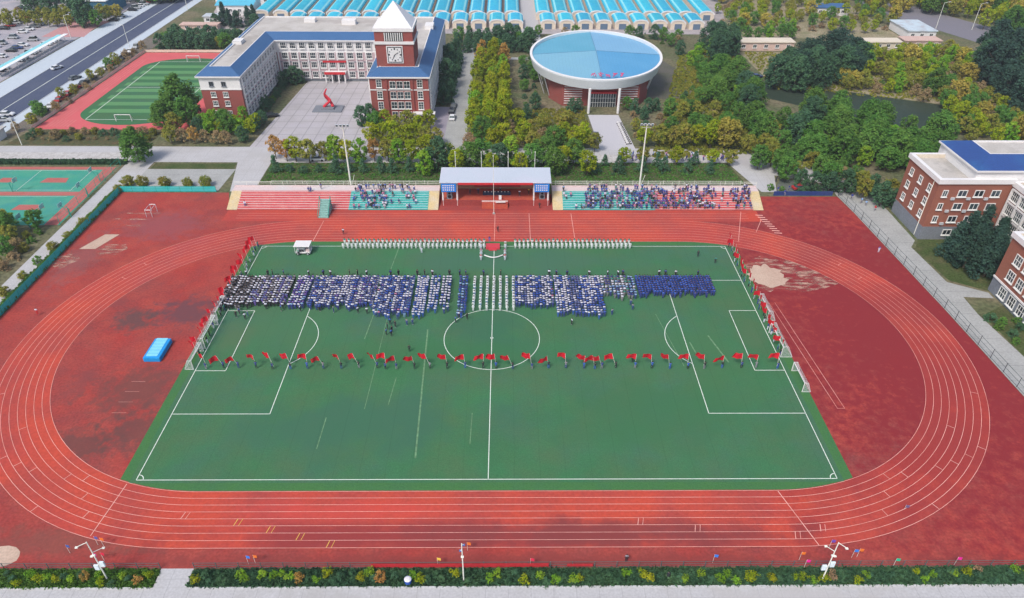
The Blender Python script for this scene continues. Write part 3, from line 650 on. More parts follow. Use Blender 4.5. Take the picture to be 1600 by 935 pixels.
w = MB(); w.prism(P4, 3.6, 13.0, m_brick2, base=False, cap=False); w.prism(inset(P4, -.06), 0, 3.6, m_stone); w.build('wall', rb2)
pp = MB(); o1 = inset(P4, -.35); i1 = inset(P4, .6); pp.prism(o1, 13.0, 14.1, m_white, cap=False); pp.loft([(x, y, 14.1) for x, y in o1], [(x, y, 14.1) for x, y in i1], m_white); pp.loft([(x, y, 14.1) for x, y in i1], [(x, y, 13) for x, y in i1], m_cream); pp.poly([(x, y, 13.2) for x, y in i1], m_flat); pp.build('parapet', rb2)
bb = MB(); bb.box(105.3, 105.53, -6, 16.8, 3.45, 3.8, m_white); bb.build('string_course', rb2)
fa = Facade(rb2)
for z in (.8, 4.9, 8.6): fa.row((105.54 if z < 3 else 105.6, 14.5), (105.54 if z < 3 else 105.6, -5), z, 6, (2.2, 2.3, 3, 2, .12), m0=.6)
fa.finish()

ra_ = random.Random(41)
def aircon(parent, x, y, z, rz):
    b = MB(); b.box(-.42, .42, -.36, -.02, 0, .6, m_metal); me = b.mesh('air_conditioner'); o = org(parent); put('air_conditioner', me, parent, (x-o.x, y-o.y, z-o.z), rz)
for z in (3.9, 7.2, 10.4):
    for x in (104.6, 108.5, 112.3): 
        if ra_.random() < .75: aircon(rb, x+ra_.uniform(-.2, .2), 37.7, z+.1, 0)
for z in (4.0, 7.5, 11.0):
    for i in range(11):
        if ra_.random() < .35: aircon(sch, -79.3, 113.2+i*3.12, z, R(90))
        if ra_.random() < .35: aircon(sch, -21.12, 113.2+i*5.1, z, R(90))
# ------------------------------------------------------------ market sheds behind the school
m_shed = mat('shed_roof', (.02, .42, .60), var=[(.015, .36, .62), (.06, .50, .62)], scale=.25, amt=.8, fine=.06, rough=.5, rand=.12)
m_shedw = mat('shed_wall', (.72, .62, .50), fine=.06)
seams(m_shed, (0, 1, 0), 1.5, .12, .8)
m_teal = mat('shed_light', (.25, .62, .68), fine=.05)
def shed_mesh(Ln, W_=6.9):
    ra = 1.5; n = 10
    A = [(W_/2*math.cos(math.pi*i/n), 0, 2.6+ra*math.sin(math.pi*i/n)) for i in range(n+1)]
    r = MB()
    for i in range(n):
        a, b = A[i], A[i+1]; r.poly([a, (a[0], Ln, a[2]), (b[0], Ln, b[2]), b], m_shed if i not in (2, 7) else m_teal)
    es = []
    for y in (-.05, Ln-.3):
        e = MB()
        for i in range(n):
            a, b = A[i], A[i+1]; e.poly([(a[0]*1.02, y, a[2]+.12), (b[0]*1.02, y, b[2]+.12), (b[0]*1.02, y+.45, b[2]+.12), (a[0]*1.02, y+.45, a[2]+.12)], m_white)
            e.poly([(a[0]*1.02, y, a[2]+.12), (b[0]*1.02, y, b[2]+.12), (b[0]*.9, y, b[2]-.35), (a[0]*.9, y, a[2]-.35)], m_white)
        es.append(e)
    wl = MB(); wl.box(-W_/2+.1, W_/2-.1, .1, .3, 0, 2.7, m_shedw); wl.poly([(x, .12, z) for x, _, z in A], m_shedw); wl.poly([(x, Ln-.12, z) for x, _, z in A][::-1], m_shedw)
    wl.box(-W_/2+.1, W_/2-.1, Ln-.3, Ln-.1, 0, 2.7, m_shedw)
    wl.box(-W_/2+.1, -W_/2+.3, .3, Ln-.3, 0, 2.6, m_shedw); wl.box(W_/2-.3, W_/2-.1, .3, Ln-.3, 0, 2.6, m_shedw)
    dr = MB(); dr.box(-1.6, 1.6, -.02, .1, 0, 2.4, mat('shed_door', (.12, .18, .26), fine=.05))
    return [x.mesh(n_) for x, n_ in ((r, 'roof'), (es[0], 'roof_trim'), (es[1], 'roof_trim'), (wl, 'wall'), (dr, 'door'))]
nn = 0
for ri, (y0, Ln, row) in enumerate(((220.5, 13.5, 'front'), (236.5, 46, 'second'))):
    ms = shed_mesh(Ln)
    xs = [(-92+i*8.25, 'left') for i in range(13)]+[(21.6+i*8.3, 'right') for i in range(9)]
    if ri: xs = [(-110.5, 'left'), (-101.5, 'left')]+[(a-1.5, b) for a, b in xs]+[(96.2, 'right')]
    cnt = {'left': 0, 'right': 0}
    for x, sd_ in xs:
        cnt[sd_] += 1
        t = thing('market_shed', f'{nth(cnt[sd_])} blue arched shed, {row} row, {sd_} of the market road', 'shed', (x, y0, 0), 0, 'blue arched market sheds')
        for m_, n_ in zip(ms, ('roof', 'roof_trim', 'roof_trim', 'wall', 'door')): put(n_, m_, t)
# ------------------------------------------------------------ low buildings far away
def lowb(name, label, x0, x1, y0, y1, h, wm, rm, cat='building', gable=0, wins=4, rz=0):
    t = thing(name, label, cat, ((x0+x1)/2, (y0+y1)/2, 0))
    w = MB(); w.box(x0, x1, y0, y1, 0, h, wm); w.build('wall', t)
    r = MB()
    if gable:
        ym = (y0+y1)/2; o_ = .5
        r.poly([(x0-o_, y0-o_, h), (x1+o_, y0-o_, h), (x1+o_, ym, h+gable), (x0-o_, ym, h+gable)], rm); r.poly([(x0-o_, ym, h+gable), (x1+o_, ym, h+gable), (x1+o_, y1+o_, h), (x0-o_, y1+o_, h)], rm)
        for x in (x0, x1): r.poly([(x, y0, h), (x, y1, h), (x, ym, h+gable-.1)], wm)
    else: r.box(x0-.4, x1+.4, y0-.4, y1+.4, h, h+.35, rm)
    r.build('roof', t)
    f = Facade(t); f.row((x0, y0), (x1, y0), h*.35, wins, (1.6, 1.4, 2, 1)); f.finish()
    t.rotation_euler = (0, 0, rz)
    return t
m_ltblue = mat('light_blue_roof', (.10, .45, .62), fine=.06); m_pinkw = mat('pink_wall', (.68, .50, .44), var=(.6, .42, .36), scale=.2, amt=.7, fine=.08)
m_greyroof = mat('grey_roof', (.42, .43, .45), var=(.34, .34, .36), scale=.2, amt=.6, fine=.08); m_whiter = mat('white_roof', (.78, .80, .82), fine=.04)
lowb('warehouse', 'white flat-roofed warehouse with a blue front at the top left by the main road', -202, -184, 243, 262, 6, mat('blue_wall', (.05, .17, .27), fine=.1), m_whiter, 'warehouse', wins=5)
lowb('warehouse', 'long white-roofed hall behind the blue-fronted warehouse', -214, -186, 270, 284, 5, m_white, m_whiter, 'warehouse', wins=6)
lowb('market_hall', 'pale blue-roofed hall between the main road and the market sheds', -133, -116, 243, 256, 4.5, m_white, m_ltblue, gable=1.6)
lowb('market_hall', 'long teal-roofed hall behind the dark conifers by the road', -140, -112, 262, 280, 5, m_white, MATS['shed_roof'], gable=2)
lowb('hut', 'small white hut beside the conifers left of the market sheds', -134, -127, 228, 233, 3, m_white, m_metal, wins=2)
lowb('hut', 'low pink-walled hut below the white hut and hedge', -140, -124, 216, 220, 2.4, m_pinkw, mat('pinkroof', (.60, .42, .36), fine=.1), wins=3)
lowb('long_shed', 'long pale low shed with pink wall beyond the canal, left of the dark trees', 98, 121, 189, 195, 3.2, m_pinkw, m_cream, 'shed', wins=5)
lowb('long_shed', 'long cream low shed beyond the canal, right of the dark trees', 148, 166, 190.5, 196, 3.0, m_cream, m_cream, 'shed', wins=5)
lowb('long_shed', 'low pink shed between the cream shed and the far road', 168, 183, 192, 198, 3.2, m_pinkw, MATS['pinkroof'], 'shed', wins=4)
lowb('warehouse', 'white and pale-blue warehouse roof beside the far road', 176, 188, 206, 224, 3.4, m_white, mat('pale_blue_sheet', (.52, .62, .68), fine=.05, var=(.42, .40, .42), scale=.3, amt=.7), 'warehouse', wins=3)
lowb('hut', 'small dark blue roofed hut at the top edge right of the sheds', 150, 166, 246, 254, 3.5, m_white, m_blue, wins=3)
lowb('hut', 'tiny blue-roofed pump hut on the canal bank among the trees', 87, 91, 134, 138, 2.4, mat('blue_tarp', (.10, .24, .62), fine=.05), MATS['blue_tarp'], wins=1)
lowb('hut', 'grey utility hut at the left end of the pink-walled long shed', 91.5, 96, 187, 191, 3, m_stone, m_greyroof, wins=1)
# canopy over the bicycles by the main road
cn = thing('parking_canopy', 'long white canopy over the parking bays beside the main road', 'canopy', (-182, 176, 0))
c_ = MB(); c_.box(-185.2, -182.8, 152, 200, 2.5, 2.62, m_teal); c_.box(-182.4, -180.6, 152, 200, 2.9, 3.02, m_whiter); c_.build('roof', cn)
for i in range(9): p = MB(); p.tube((-182.6, 153+i*5.8, 0), (-182.6, 153+i*5.8, 2.9), .08, .08, m_pole); p.build('post', cn)
gh = thing('gatehouse', 'small white gatehouse with red shutters at the left end of the campus road', 'gatehouse', (-152, 96, 0))
c_ = MB(); c_.box(-156, -149, 94.2, 98.2, 0, 2.9, m_white); c_.build('wall', gh); c_ = MB(); c_.box(-156.6, -148.4, 93.6, 98.8, 2.9, 3.2, m_speck); c_.build('roof', gh)
c_ = MB()
for i in range(5): c_.box(-155.5+i*1.3, -154.7+i*1.3, 94.12, 94.198, .5, 2.2, m_redb)
c_.build('shutter', gh)
# ------------------------------------------------------------ grandstands and stage
m_sred = mat('stand_red', (.55, .09, .10), var=(.62, .22, .20), scale=.4, amt=.6, fine=.08)
m_steal = mat('stand_teal', (.05, .38, .34), var=(.10, .42, .44), scale=.4, amt=.6, fine=.08)
m_sedge = mat('stand_edge', (.66, .52, .50), fine=.08)
m_tedge = mat('stand_edge_teal', (.40, .62, .60), fine=.08)
m_yel = mat('stair_yellow', (.64, .52, .30), var=(.62, .56, .46), scale=.5, amt=.7, fine=.08)
m_plat = mat('stand_platform', (.64, .52, .51), var=(.55, .58, .58), scale=.15, amt=.6, fine=.06)
def stand(label, x0, x1, xc, left_red):
    t = thing('grandstand', label, 'grandstand', ((x0+x1)/2, 55, 0))
    y0, dy, dz, n = 51.9, .74, .29, 8
    for (a, b, M_, E_, nm) in ((x0+2.6, xc, m_sred if left_red else m_steal, m_sedge if left_red else m_tedge, 'a'), (xc, x1-2.6, m_steal if left_red else m_sred, m_tedge if left_red else m_sedge, 'b')):
        s = MB(); e = MB()
        for i in range(n):
            s.box(a, b, y0+i*dy, y0+(i+1)*dy, 0, (i+1)*dz, M_); e.box(a, b, y0+i*dy+.003, y0+i*dy+.26, (i+1)*dz+.002, (i+1)*dz+.03, E_)
        o = s.build('seating_tier', t); e.build('step_edge', o)
    for a, b in ((x0, x0+2.58), (x1-2.58, x1)):
        s = MB()
        for i in range(n*2): s.box(a, b, y0+i*dy/2, y0+n*dy, i*dz/2, (i+1)*dz/2, m_yel)
        s.build('stair', t)
    p = MB(); yb = y0+n*dy; p.box(x0, x1, yb+.003, 60.4, 0, n*dz+.06, m_plat); p.build('platform', t)
    r = MB(); r.box(x0, x1, 60.2, 60.4, n*dz+.07, n*dz+.35, m_plat); r.build('parapet', t)
    rl = MB()
    for z in (3.3, 3.7): rl.tube((x0, 60.3, z), (x1, 60.3, z), .045, .045, m_pole, 5)
    k = int((x1-x0)/3)
    for i in range(k+1): x = x0+(x1-x0)*i/k; rl.tube((x, 60.3, 2.6), (x, 60.3, 3.7), .04, .04, m_pole, 5)
    rl.build('railing', t)
stand('red and teal stepped grandstand left of the covered stage', -67.6, -14.4, -37, True)
stand('teal and red stepped grandstand right of the covered stage', 14.6, 68.0, 40.5, False)
sg = thing('stage', 'covered stage with grey roof, blue end panels and red floor between the grandstands', 'stage', (0, 56, 0))
m_stagef = mat('stage_carpet', (.42, .07, .05), var=(.50, .12, .05), scale=.4, amt=.6, fine=.1)
b_ = MB(); b_.box(-13.6, 13.8, 54.2, 61, 0, 1.5, m_dirt); b_.box(-13.2, 13.4, 54.5, 60.6, 1.5, 1.54, m_stagef); b_.build('platform', sg)
s_ = MB()
for i in range(6): s_.box(-3.4, 3.2, 52.4+i*.3, 54.19, 0, .25*(i+1), m_sedge if i == 5 else m_stagef)
s_.build('steps', sg)
b_ = MB(); b_.box(-13.4, 13.6, 60.7, 60.95, 1.55, 6.7, mat('stage_wall', (.42, .20, .12), fine=.08)); b_.build('back_wall', sg)
b_ = MB(); b_.box(-5.5, 6.5, 60.4, 60.69, 2.2, 6.3, mat('stage_backdrop', (.45, .05, .05), fine=.1)); b_.build('backdrop', sg)
m_roofg = mat('stage_roof', (.50, .55, .62), fine=.03, rough=.4, var=(.56, .55, .64), scale=.1, amt=.6)
r_ = MB(); r_.prism([(-13.9, 53.6), (14.1, 53.6), (14.1, 61.6), (-13.9, 61.6)], lambda x, y: 6.5+(y-53.6)*.05, lambda x, y: 6.8+(y-53.6)*.05+.25*(1-abs(y-57.6)/4), m_roofg); ro = r_.build('roof', sg, bevel=.1)
f_ = MB(); f_.box(-9.2, 9.4, 53.45, 53.58, 6.2, 6.75, m_redb); f_.build('banner', ro)
for x in (-13.2, -9.6, 9.8, 13.4): c_ = MB(); c_.tube((x, 54.4, 0), (x, 54.4, 6.5), .22, .22, m_white, 8); c_.build('column', sg)
m_panel = mat('panel_blue', (.02, .22, .72), fine=.04)
for xa in (-13.5, 9.9):
    p = MB(); p.box(xa, xa+3.7, 53.75, 54.0, 4.1, 6.45, m_panel); po = p.build('sign_panel', sg)
    l_ = MB()
    for j in range(3):
        for i in range(6): l_.box(xa+.35+i*.52, xa+.35+i*.52+.3, 53.70, 53.748, 4.5+j*.6, 4.8+j*.6, m_white)
    l_.build('panel_writing', po)
for x, side in ((-11.6, 'left'), (11.9, 'right')):
    s_ = thing('loudspeaker', f'grey loudspeaker stack at the {side} end of the stage floor', 'speaker', (x, 55, 1.55))
    b_ = MB(); b_.box(x-.7, x+.7, 54.7, 55.6, 1.55, 3.7, m_stone); b_.build('cabinet', s_, bevel=.06)
    b_ = MB(); b_.tube((x, 54.7, 2.3), (x, 54.62, 2.3), .48, .42, m_black, 12); b_.tube((x, 54.7, 3.2), (x, 54.62, 3.2), .28, .24, m_black, 12); b_.build('cone', s_)
tb = thing('table', 'long dark-clothed head table in the middle of the stage', 'table', (.3, 57.4, 1.55))
b_ = MB(); b_.box(-3.2, 3.9, 57.0, 57.9, 1.55, 2.32, mat('dark_cloth', (.02, .035, .08), fine=.1)); b_.build('tablecloth', tb, bevel=.04)
b_ = MB()
for i in range(8): b_.box(-2.8+i*.85, -2.5+i*.85, 57.2, 57.32, 2.325, 2.5, m_white)
b_.build('name_card', tb)
rs = thing('rostrum', 'pale speaking rostrum on the steps before the stage', 'rostrum', (1.2, 54.6, 1.55))
b_ = MB(); b_.box(.1, 2.6, 53.0, 53.5, 1.5, 1.62, m_white); b_.box(.9, 1.6, 54.5, 54.9, 1.55, 2.6, m_white); b_.build('lectern', rs)
# poles behind the stage, flagpole in front
def pole(name, label, cat, x, y, h, r=.07, z=0, M=None, group=None, ball=True):
    t = thing(name, label, cat, (x, y, z), 0, group)
    p = MB(); p.tube((x, y, z), (x, y, z+h), r, r*.6, M or m_pole, 8); p.build('pole', t)
    b = MB(); b.box(x-.3, x+.3, y-.3, y+.3, z, z+.25, m_walkd); b.build('base', t)
    if ball: b = MB(); b.tube((x, y, z+h), (x, y, z+h+.25), .14, .05, M or m_pole, 8); b.build('finial', t)
    return t
for i, x in enumerate((-10.3, -3.6, 3.3, 10.2)): pole('flagpole', f'bare pole behind the stage roof, {nth(i+1)} of four from the left', 'flagpole', x, 62.4, 11.0, .10, group='bare poles behind the stage')
pole('flagpole', 'tall thin bare flagpole standing alone on the track before the stage', 'flagpole', -.3, 49.9, 15.5, .07)
# floodlight masts behind the stands
def mast(label, x, y, h):
    t = thing('floodlight_mast', label, 'floodlight', (x, y, 0))
    p = MB(); p.tube((x, y, 0), (x, y, h), .26, .13, m_pole, 10); p.build('mast', t)
    p = MB(); p.box(x-.7, x+.7, y-.7, y+.7, 0, .8, m_walkd); p.build('plinth', t)
    f = MB(); f.tube((x-1.6, y, h), (x+1.6, y, h), .08, .08, m_pole); f.tube((x-1.2, y, h-.8), (x+1.2, y, h-.8), .06, .06, m_pole); f.build('crossarm', t)
    for i in range(4):
        a = x-1.35+i*.9; l_ = MB(); l_.box(a-.3, a+.3, y-.5, y-.15, h-.15, h+.4, m_metal); lo = l_.build('floodlight', t)
        g_ = MB(); g_.box(a-.24, a+.24, y-.52, y-.505, h-.08, h+.32, m_glass); g_.build('lens', lo)
    b = MB(); b.tube((x, y, 0), (x+1.2, y+.3, 4.0), .06, .06, m_pole); b.build('brace', t)
mast('tall white floodlight mast behind the left grandstand', -38.3, 63.5, 17.6)
mast('tall white floodlight mast behind the right grandstand', 38.2, 63.5, 18.0)
# the three near poles in the planted bed
def cam_pole(label, x, y, h, arms):
    t = thing('lamp_pole', label, 'lamp pole', (x, y, 0))
    p = MB(); p.tube((x, y, 0), (x, y, h), .10, .06, m_pole, 8); p.build('pole', t)
    p = MB(); p.tube((x, y, 0), (x, y, .35), .26, .2, m_dark, 8); p.build('base', t)
    for i, (dx, dy, z, w_) in enumerate(arms):
        a = MB(); a.tube((x, y, z), (x+dx, y+dy, z-.25), .05, .04, m_pole); ao = a.build('arm', t)
        l_ = MB(); l_.box(x+dx-.17, x+dx+.17, y+dy-.12, y+dy+.12, z-.40, z-.25, m_pole if w_ else mat('lamp_blue', (.10, .16, .40), fine=0)); l_.build('lamp_head', ao)
    if len(arms) > 2:
        for dx in (-.62, .30):
            b = MB(); b.box(x+dx-.15, x+dx+.45, y-.12, y+.12, 2.3 if dx < 0 else 3.0, 3.3 if dx < 0 else 4.0, mat('solar_white', (.66, .76, .80), fine=.05)); b.build('control_box', t, bevel=.03)
    b = MB(); b.tube((x-.18, y, h*.66), (x+.18, y, h*.66), .16, .16, m_pole, 8); b.build('clamp', t)
cam_pole('white lamp pole with crossed arms and two boxes near the gate, lower left', -50.4, -51.0, 8.2, [(-1.15, -.5, 8.1, 1), (.9, .9, 6.0, 1), (-.35, .0, 5.5, 1)])
cam_pole('plain white lamp pole in the hedge bed at the centre bottom', -2.9, -51.4, 8.2, [(.25, .1, 8.1, 0), (-.2, .1, 6.9, 0)])
cam_pole('white lamp pole with crossed arms and boxes in the hedge bed, lower right', 45.1, -51.4, 8.2, [(.9, -.6, 8.1, 1), (-.7, 1.0, 6.3, 1), (.3, .0, 5.6, 1)])
# road lamps far right and at the left road
def street_lamp(label, x, y, h, dx):
    t = thing('street_lamp', label, 'street lamp', (x, y, 0))
    p = MB(); p.tube((x, y, 0), (x, y, h), .13, .08, m_pole, 6); p.tube((x, y, h), (x+dx, y, h+.5), .07, .05, m_pole, 5); p.build('post', t)
    l_ = MB(); l_.box(min(x+dx, x+dx*1.4), max(x+dx, x+dx*1.4), y-.2, y+.2, h+.4, h+.6, m_metal); l_.build('lamp_head', t)
street_lamp('left of the two street lamps beside the far road at top right', 197.5, 223.7, 11, 2)
street_lamp('right of the two street lamps beside the far road at top right', 213, 222, 11, 2)
street_lamp('street lamp leaning over the campus road by the gatehouse', -141, 91.8, 8, -1.8)
street_lamp('street lamp on the near pavement of the main road by the small field', -151.5, 190, 9, -1.8)
street_lamp('street lamp on the near pavement of the main road beside the sheds', -150.5, 252, 9, -1.8)
street_lamp('street lamp in the car park beyond the main road', -183, 205, 9, 1.8)
# ------------------------------------------------------------ fences and banners
def fence(name, label, pts, h, M, Mp, sp=3.0, mesh=None, rails=3):
    t = thing(name, label, 'fence', (*pts[0], 0)); rl = MB(); pn = MB(); posts = []
    for (a, b) in zip(pts, pts[1:]):
        a, b = Vector(a), Vector(b); Ln = (b-a).length; n = max(1, round(Ln/sp)); d = (b-a).normalized(); nn_ = Vector((-d.y, d.x))*.02
        for j in range(rails):
            z = h*(.12+.86*j/(rails-1)); rl.tube((*a, z), (*b, z), .035, .035, M, 4)
        if mesh: pn.poly([(*(a+nn_), .1), (*(b+nn_), .1), (*(b+nn_), h-.1), (*(a+nn_), h-.1)], mesh); pn.poly([(*(b-nn_), .1), (*(a-nn_), .1), (*(a-nn_), h-.1), (*(b-nn_), h-.1)], mesh)
        for i in range(n+(1 if b == Vector(pts[-1]) else 0)): posts.append(a+(b-a)*i/n)
    rl.build('rail', t)
    if mesh: pn.build('mesh_panel', t)
    pm = MB(); pm.tube((0, 0, 0), (0, 0, h+.08), .055, .055, Mp, 6); pme = pm.mesh('post'); o0 = org(t)
    posts.sort(key=lambda p: (Vector((*p, 0))-Vector(CAM)).length)
    for p in posts[:100]: put('post', pme, t, (p.x-o0.x, p.y-o0.y, 0))
def net_mat(name, col, cell, wire):
    if name in MATS: return MATS[name]
    M = bpy.data.materials.new(name); M.use_nodes = True; nt = M.node_tree; N = nt.nodes; L = nt.links
    b = N['Principled BSDF']; b.inputs['Base Color'].default_value = (*col, 1); b.inputs['Roughness'].default_value = .7
    tc = N.new('ShaderNodeNewGeometry'); mp = N.new('ShaderNodeVectorMath'); mp.operation = 'SCALE'; mp.inputs['Scale'].default_value = 1/cell
    L.new(tc.outputs['Position'], mp.inputs[0])
    s0 = N.new('ShaderNodeSeparateXYZ'); L.new(mp.outputs[0], s0.inputs[0]); ad = N.new('ShaderNodeMath'); ad.operation = 'ADD'
    L.new(s0.outputs[0], ad.inputs[0]); L.new(s0.outputs[1], ad.inputs[1]); cur = None
    for so_ in (ad.outputs[0], s0.outputs[2]):
        f_ = N.new('ShaderNodeMath'); f_.operation = 'FRACT'; L.new(so_, f_.inputs[0])
        l_ = N.new('ShaderNodeMath'); l_.operation = 'LESS_THAN'; l_.inputs[1].default_value = wire/cell; L.new(f_.outputs[0], l_.inputs[0])
        if cur is None: cur = l_.outputs[0]
        else: mx = N.new('ShaderNodeMath'); mx.operation = 'MAXIMUM'; L.new(cur, mx.inputs[0]); L.new(l_.outputs[0], mx.inputs[1]); cur = mx.outputs[0]
    L.new(cur, b.inputs['Alpha']); MATS[name] = M; return M
m_green = mat('fence_green', (.02, .32, .24), fine=.05)
m_fgrey = mat('fence_grey', (.10, .13, .13), fine=.05)
m_gnet = net_mat('green_fence_mesh', (.02, .55, .55), .25, .13)
m_wnet = net_mat('white_net', (.75, .80, .80), .22, .035)
m_dnet = net_mat('dark_fence_mesh', (.10, .30, .24), .25, .012)
fence('fence', 'turquoise mesh fence along the left side of the stadium', [(-98.4, -60), (-98.4, 61.6), (-73.4, 61.6)], 1.7, m_green, m_green, 3, m_gnet)
fence('fence', 'low dark rail fence along the front edge of the track, right of the gate', [(-39.4, -49.35), (96, -49.35)], 1.2, m_fgrey, m_fgrey, 3)
fence('fence', 'low dark rail fence along the front edge of the track, left of the gate', [(-98, -49.35), (-44, -49.35)], 1.2, m_fgrey, m_fgrey, 3)
fence('fence', 'grey mesh fence along the right side of the stadium', [(94.9, -49.3), (92.8, 10), (90.6, 51), (89.9, 59.6)], 2.2, m_fgrey, m_dark, 4, None)
fence('fence', 'green mesh fence between the sports courts and the left path', [(-105.2, 44), (-105.4, 77.4)], 2.6, m_green, m_green, 5, None)
fence('fence', 'low cream wall fence round the small sports field', [(-144.6, 103.6), (-142.8, 184.4), (-94, 184.4)], 1.1, m_cream, m_cream, 4, m_cream)
fence('barrier', 'thin rail fence on the lawn behind the grandstands', [(-60, 66.2), (-15, 66.2)], 1.1, m_pole, m_pole, 4, rails=2)
fence('barrier', 'thin rail fence on the lawn behind the right grandstand', [(16, 66.2), (66, 66.2)], 1.1, m_pole, m_pole, 4, rails=2)
for lab, x0, x1, y, z0, z1 in (('long red banner tied low along the front rail fence', -15.5, 8.5, -49.43, .25, 1.0), ('red banner hung on the fence at the right of the front', 11.0, 14.5, -49.43, .3, .85)):
    b = MB(); b.box(x0, x1, y-.02, y, z0, z1, m_redb); b.build('banner', at=((x0+x1)/2, y, 0), label=lab, cat='banner')
b = MB(); b.box(73, 88.5, 59.9, 60.1, 0, 1.2, mat('blue_board', (.02, .045, .19), var=(.05, .07, .16), scale=.4)); b.build('hoarding', at=(80, 60, 0), label='long dark blue hoarding at the far right corner of the stadium', cat='hoarding')
PEN = [((385, 872), 'blue', (.05, .22, .75)), ((396, 871), 'orange', (.85, .20, .03)), ((683, 875), 'yellow', (.85, .55, .08)), ((829, 876), 'red', (.75, .03, .08)), ((1116, 870), 'blue', (.06, .25, .80)),
       ((1252, 866), 'orange', (.80, .18, .04)), ((1260, 878), 'magenta', (.80, .02, .30)), ((1335, 862), 'blue', (.10, .22, .60)), ((1343, 861), 'orange', (.80, .16, .03)), ((1400, 876), 'green', (.03, .50, .28)), ((1496, 874), 'magenta', (.75, .02, .32)),
       ((104, 855), 'dark blue', (.06, .12, .40)), ((157, 844), 'orange', (.80, .20, .04)), ((148, 842), 'purple blue', (.12, .12, .40)), ((146, 868), 'magenta', (.70, .03, .28)), ((158, 867), 'red', (.75, .05, .08)), ((730, 851), 'orange', (.78, .22, .05)), ((1299, 847), 'purple', (.18, .08, .45)), ((1415, 792), 'purple grey', (.16, .12, .26))]
for i, ((px, py), nm, c) in enumerate(PEN):
    x, y = G(px, py, 1.4); h = 1.9
    if py < 800: x, y = G(px, py, .6); h = 1.0
    t = thing('pennant', f'small {nm} pennant, {nth(i+1)} of the coloured pennants at the front of the track' if 0 else f'small {nm} pennant on a stick near the front fence, {["left of","at","right of"][0 if px<600 else 1 if px<900 else 2]} the centre pole', 'pennant', (x, y, 0), 0, f'{nm} pennants by the front fence')
    p = MB(); p.tube((x, y, 0), (x, y, h), .025, .02, m_pole, 4); p.build('stick', t)
    M_ = mat('pennant_'+nm.replace(' ', '_'), c, fine=.05); f = MB()
    f.prism([(x, y-.02), (x+.5, y-.1), (x+.5, y-.07), (x, y+.01)], h-.55, h-.02, M_); f.build('cloth', t)
sb = thing('ball_bin', 'blue and white round bin standing in the hedge bed', 'bin', (*G(638, 912), 0))
x, y = G(638, 912); b = MB(); b.tube((x, y, 0), (x, y, 1.0), .42, .5, mat('bin_blue', (.03, .10, .45), fine=0), 14); b.build('body', sb); b = MB(); b.tube((x, y, 1.0), (x, y, 1.15), .48, .25, m_white, 14); b.build('lid', sb)
# ------------------------------------------------------------ goals
def goal(label, x, yc, w_, h, depth, s, extra=True):
    """goal mouth at x facing the pitch; s = +1 when the net lies towards +x"""
    t = thing('football_goal', label, 'goal', (x, yc, 0)); r = .075; y0, y1 = yc-w_/2, yc+w_/2; xb = x+s*depth; xt = x+s*depth*.45
    for y in (y0, y1):
        p = MB(); p.tube((x, y, 0), (x, y, h), r, r, m_white, 8); p.build('post', t)
        p = MB(); p.tube((xb, y, .05), (xt, y, h), .04, .04, m_white, 5); p.tube((x, y, .05), (xb, y, .05), .04, .04, m_white, 5); p.tube((x, y, h), (xt, y, h), .04, .04, m_white, 5); p.build('side_frame', t)
    p = MB(); p.tube((x, y0, h), (x, y1, h), r, r, m_white, 8); p.build('crossbar', t)
    p = MB(); p.tube((xb, y0, .05), (xb, y1, .05), .04, .04, m_white, 5); p.build('base_bar', t)
    n = MB(); n.poly([(xb, y0, .05), (xb, y1, .05), (xt, y1, h), (xt, y0, h)], m_wnet); n.poly([(xt, y0, h), (xt, y1, h), (x, y1, h), (x, y0, h)], m_wnet)
    for y in (y0, y1): n.poly([(x, y, 0), (xb, y, .05), (xt, y, h), (x, y, h)], m_wnet)
    n.build('net', t)
goal('white goal at the near end of the three behind the left goal line', -54.1, -6.2, 5.2, 2.1, 1.6, -1)
goal('full-size white goal in the middle of the left goal line', -54.0, 0.8, 7.3, 2.5, 2.0, -1)
goal('white goal farthest up the left goal line by the standing crowd', -54.6, 8.8, 5.5, 2.1, 1.6, -1)
goal('white goal nearest the camera behind the right goal line', 54.9, -12.1, 5.6, 2.1, 1.5, 1)
goal('full-size white goal in the middle of the right goal line', 54.1, -1.8, 7.3, 2.5, 2.2, 1)
goal('white goal farthest up the right goal line by the sand patch', 54.9, 8.8, 6.0, 2.4, 1.7, 1)
for lab, yy in (('white goal at the near end of the small striped field', 110.6), ('white goal at the far end of the small striped field', 172.4)):
    t = thing('football_goal', lab, 'goal', (-119, yy, 0))
    for x in (-121.5, -116.5): p = MB(); p.tube((x, yy, 0), (x, yy, 2.2), .12, .12, m_white, 6); p.tube((x, yy, 2.2), (x, yy+1.2, .1), .07, .07, m_white, 5); p.build('post', t)
    p = MB(); p.tube((-121.5, yy, 2.2), (-116.5, yy, 2.2), .12, .12, m_white, 6); p.build('crossbar', t)
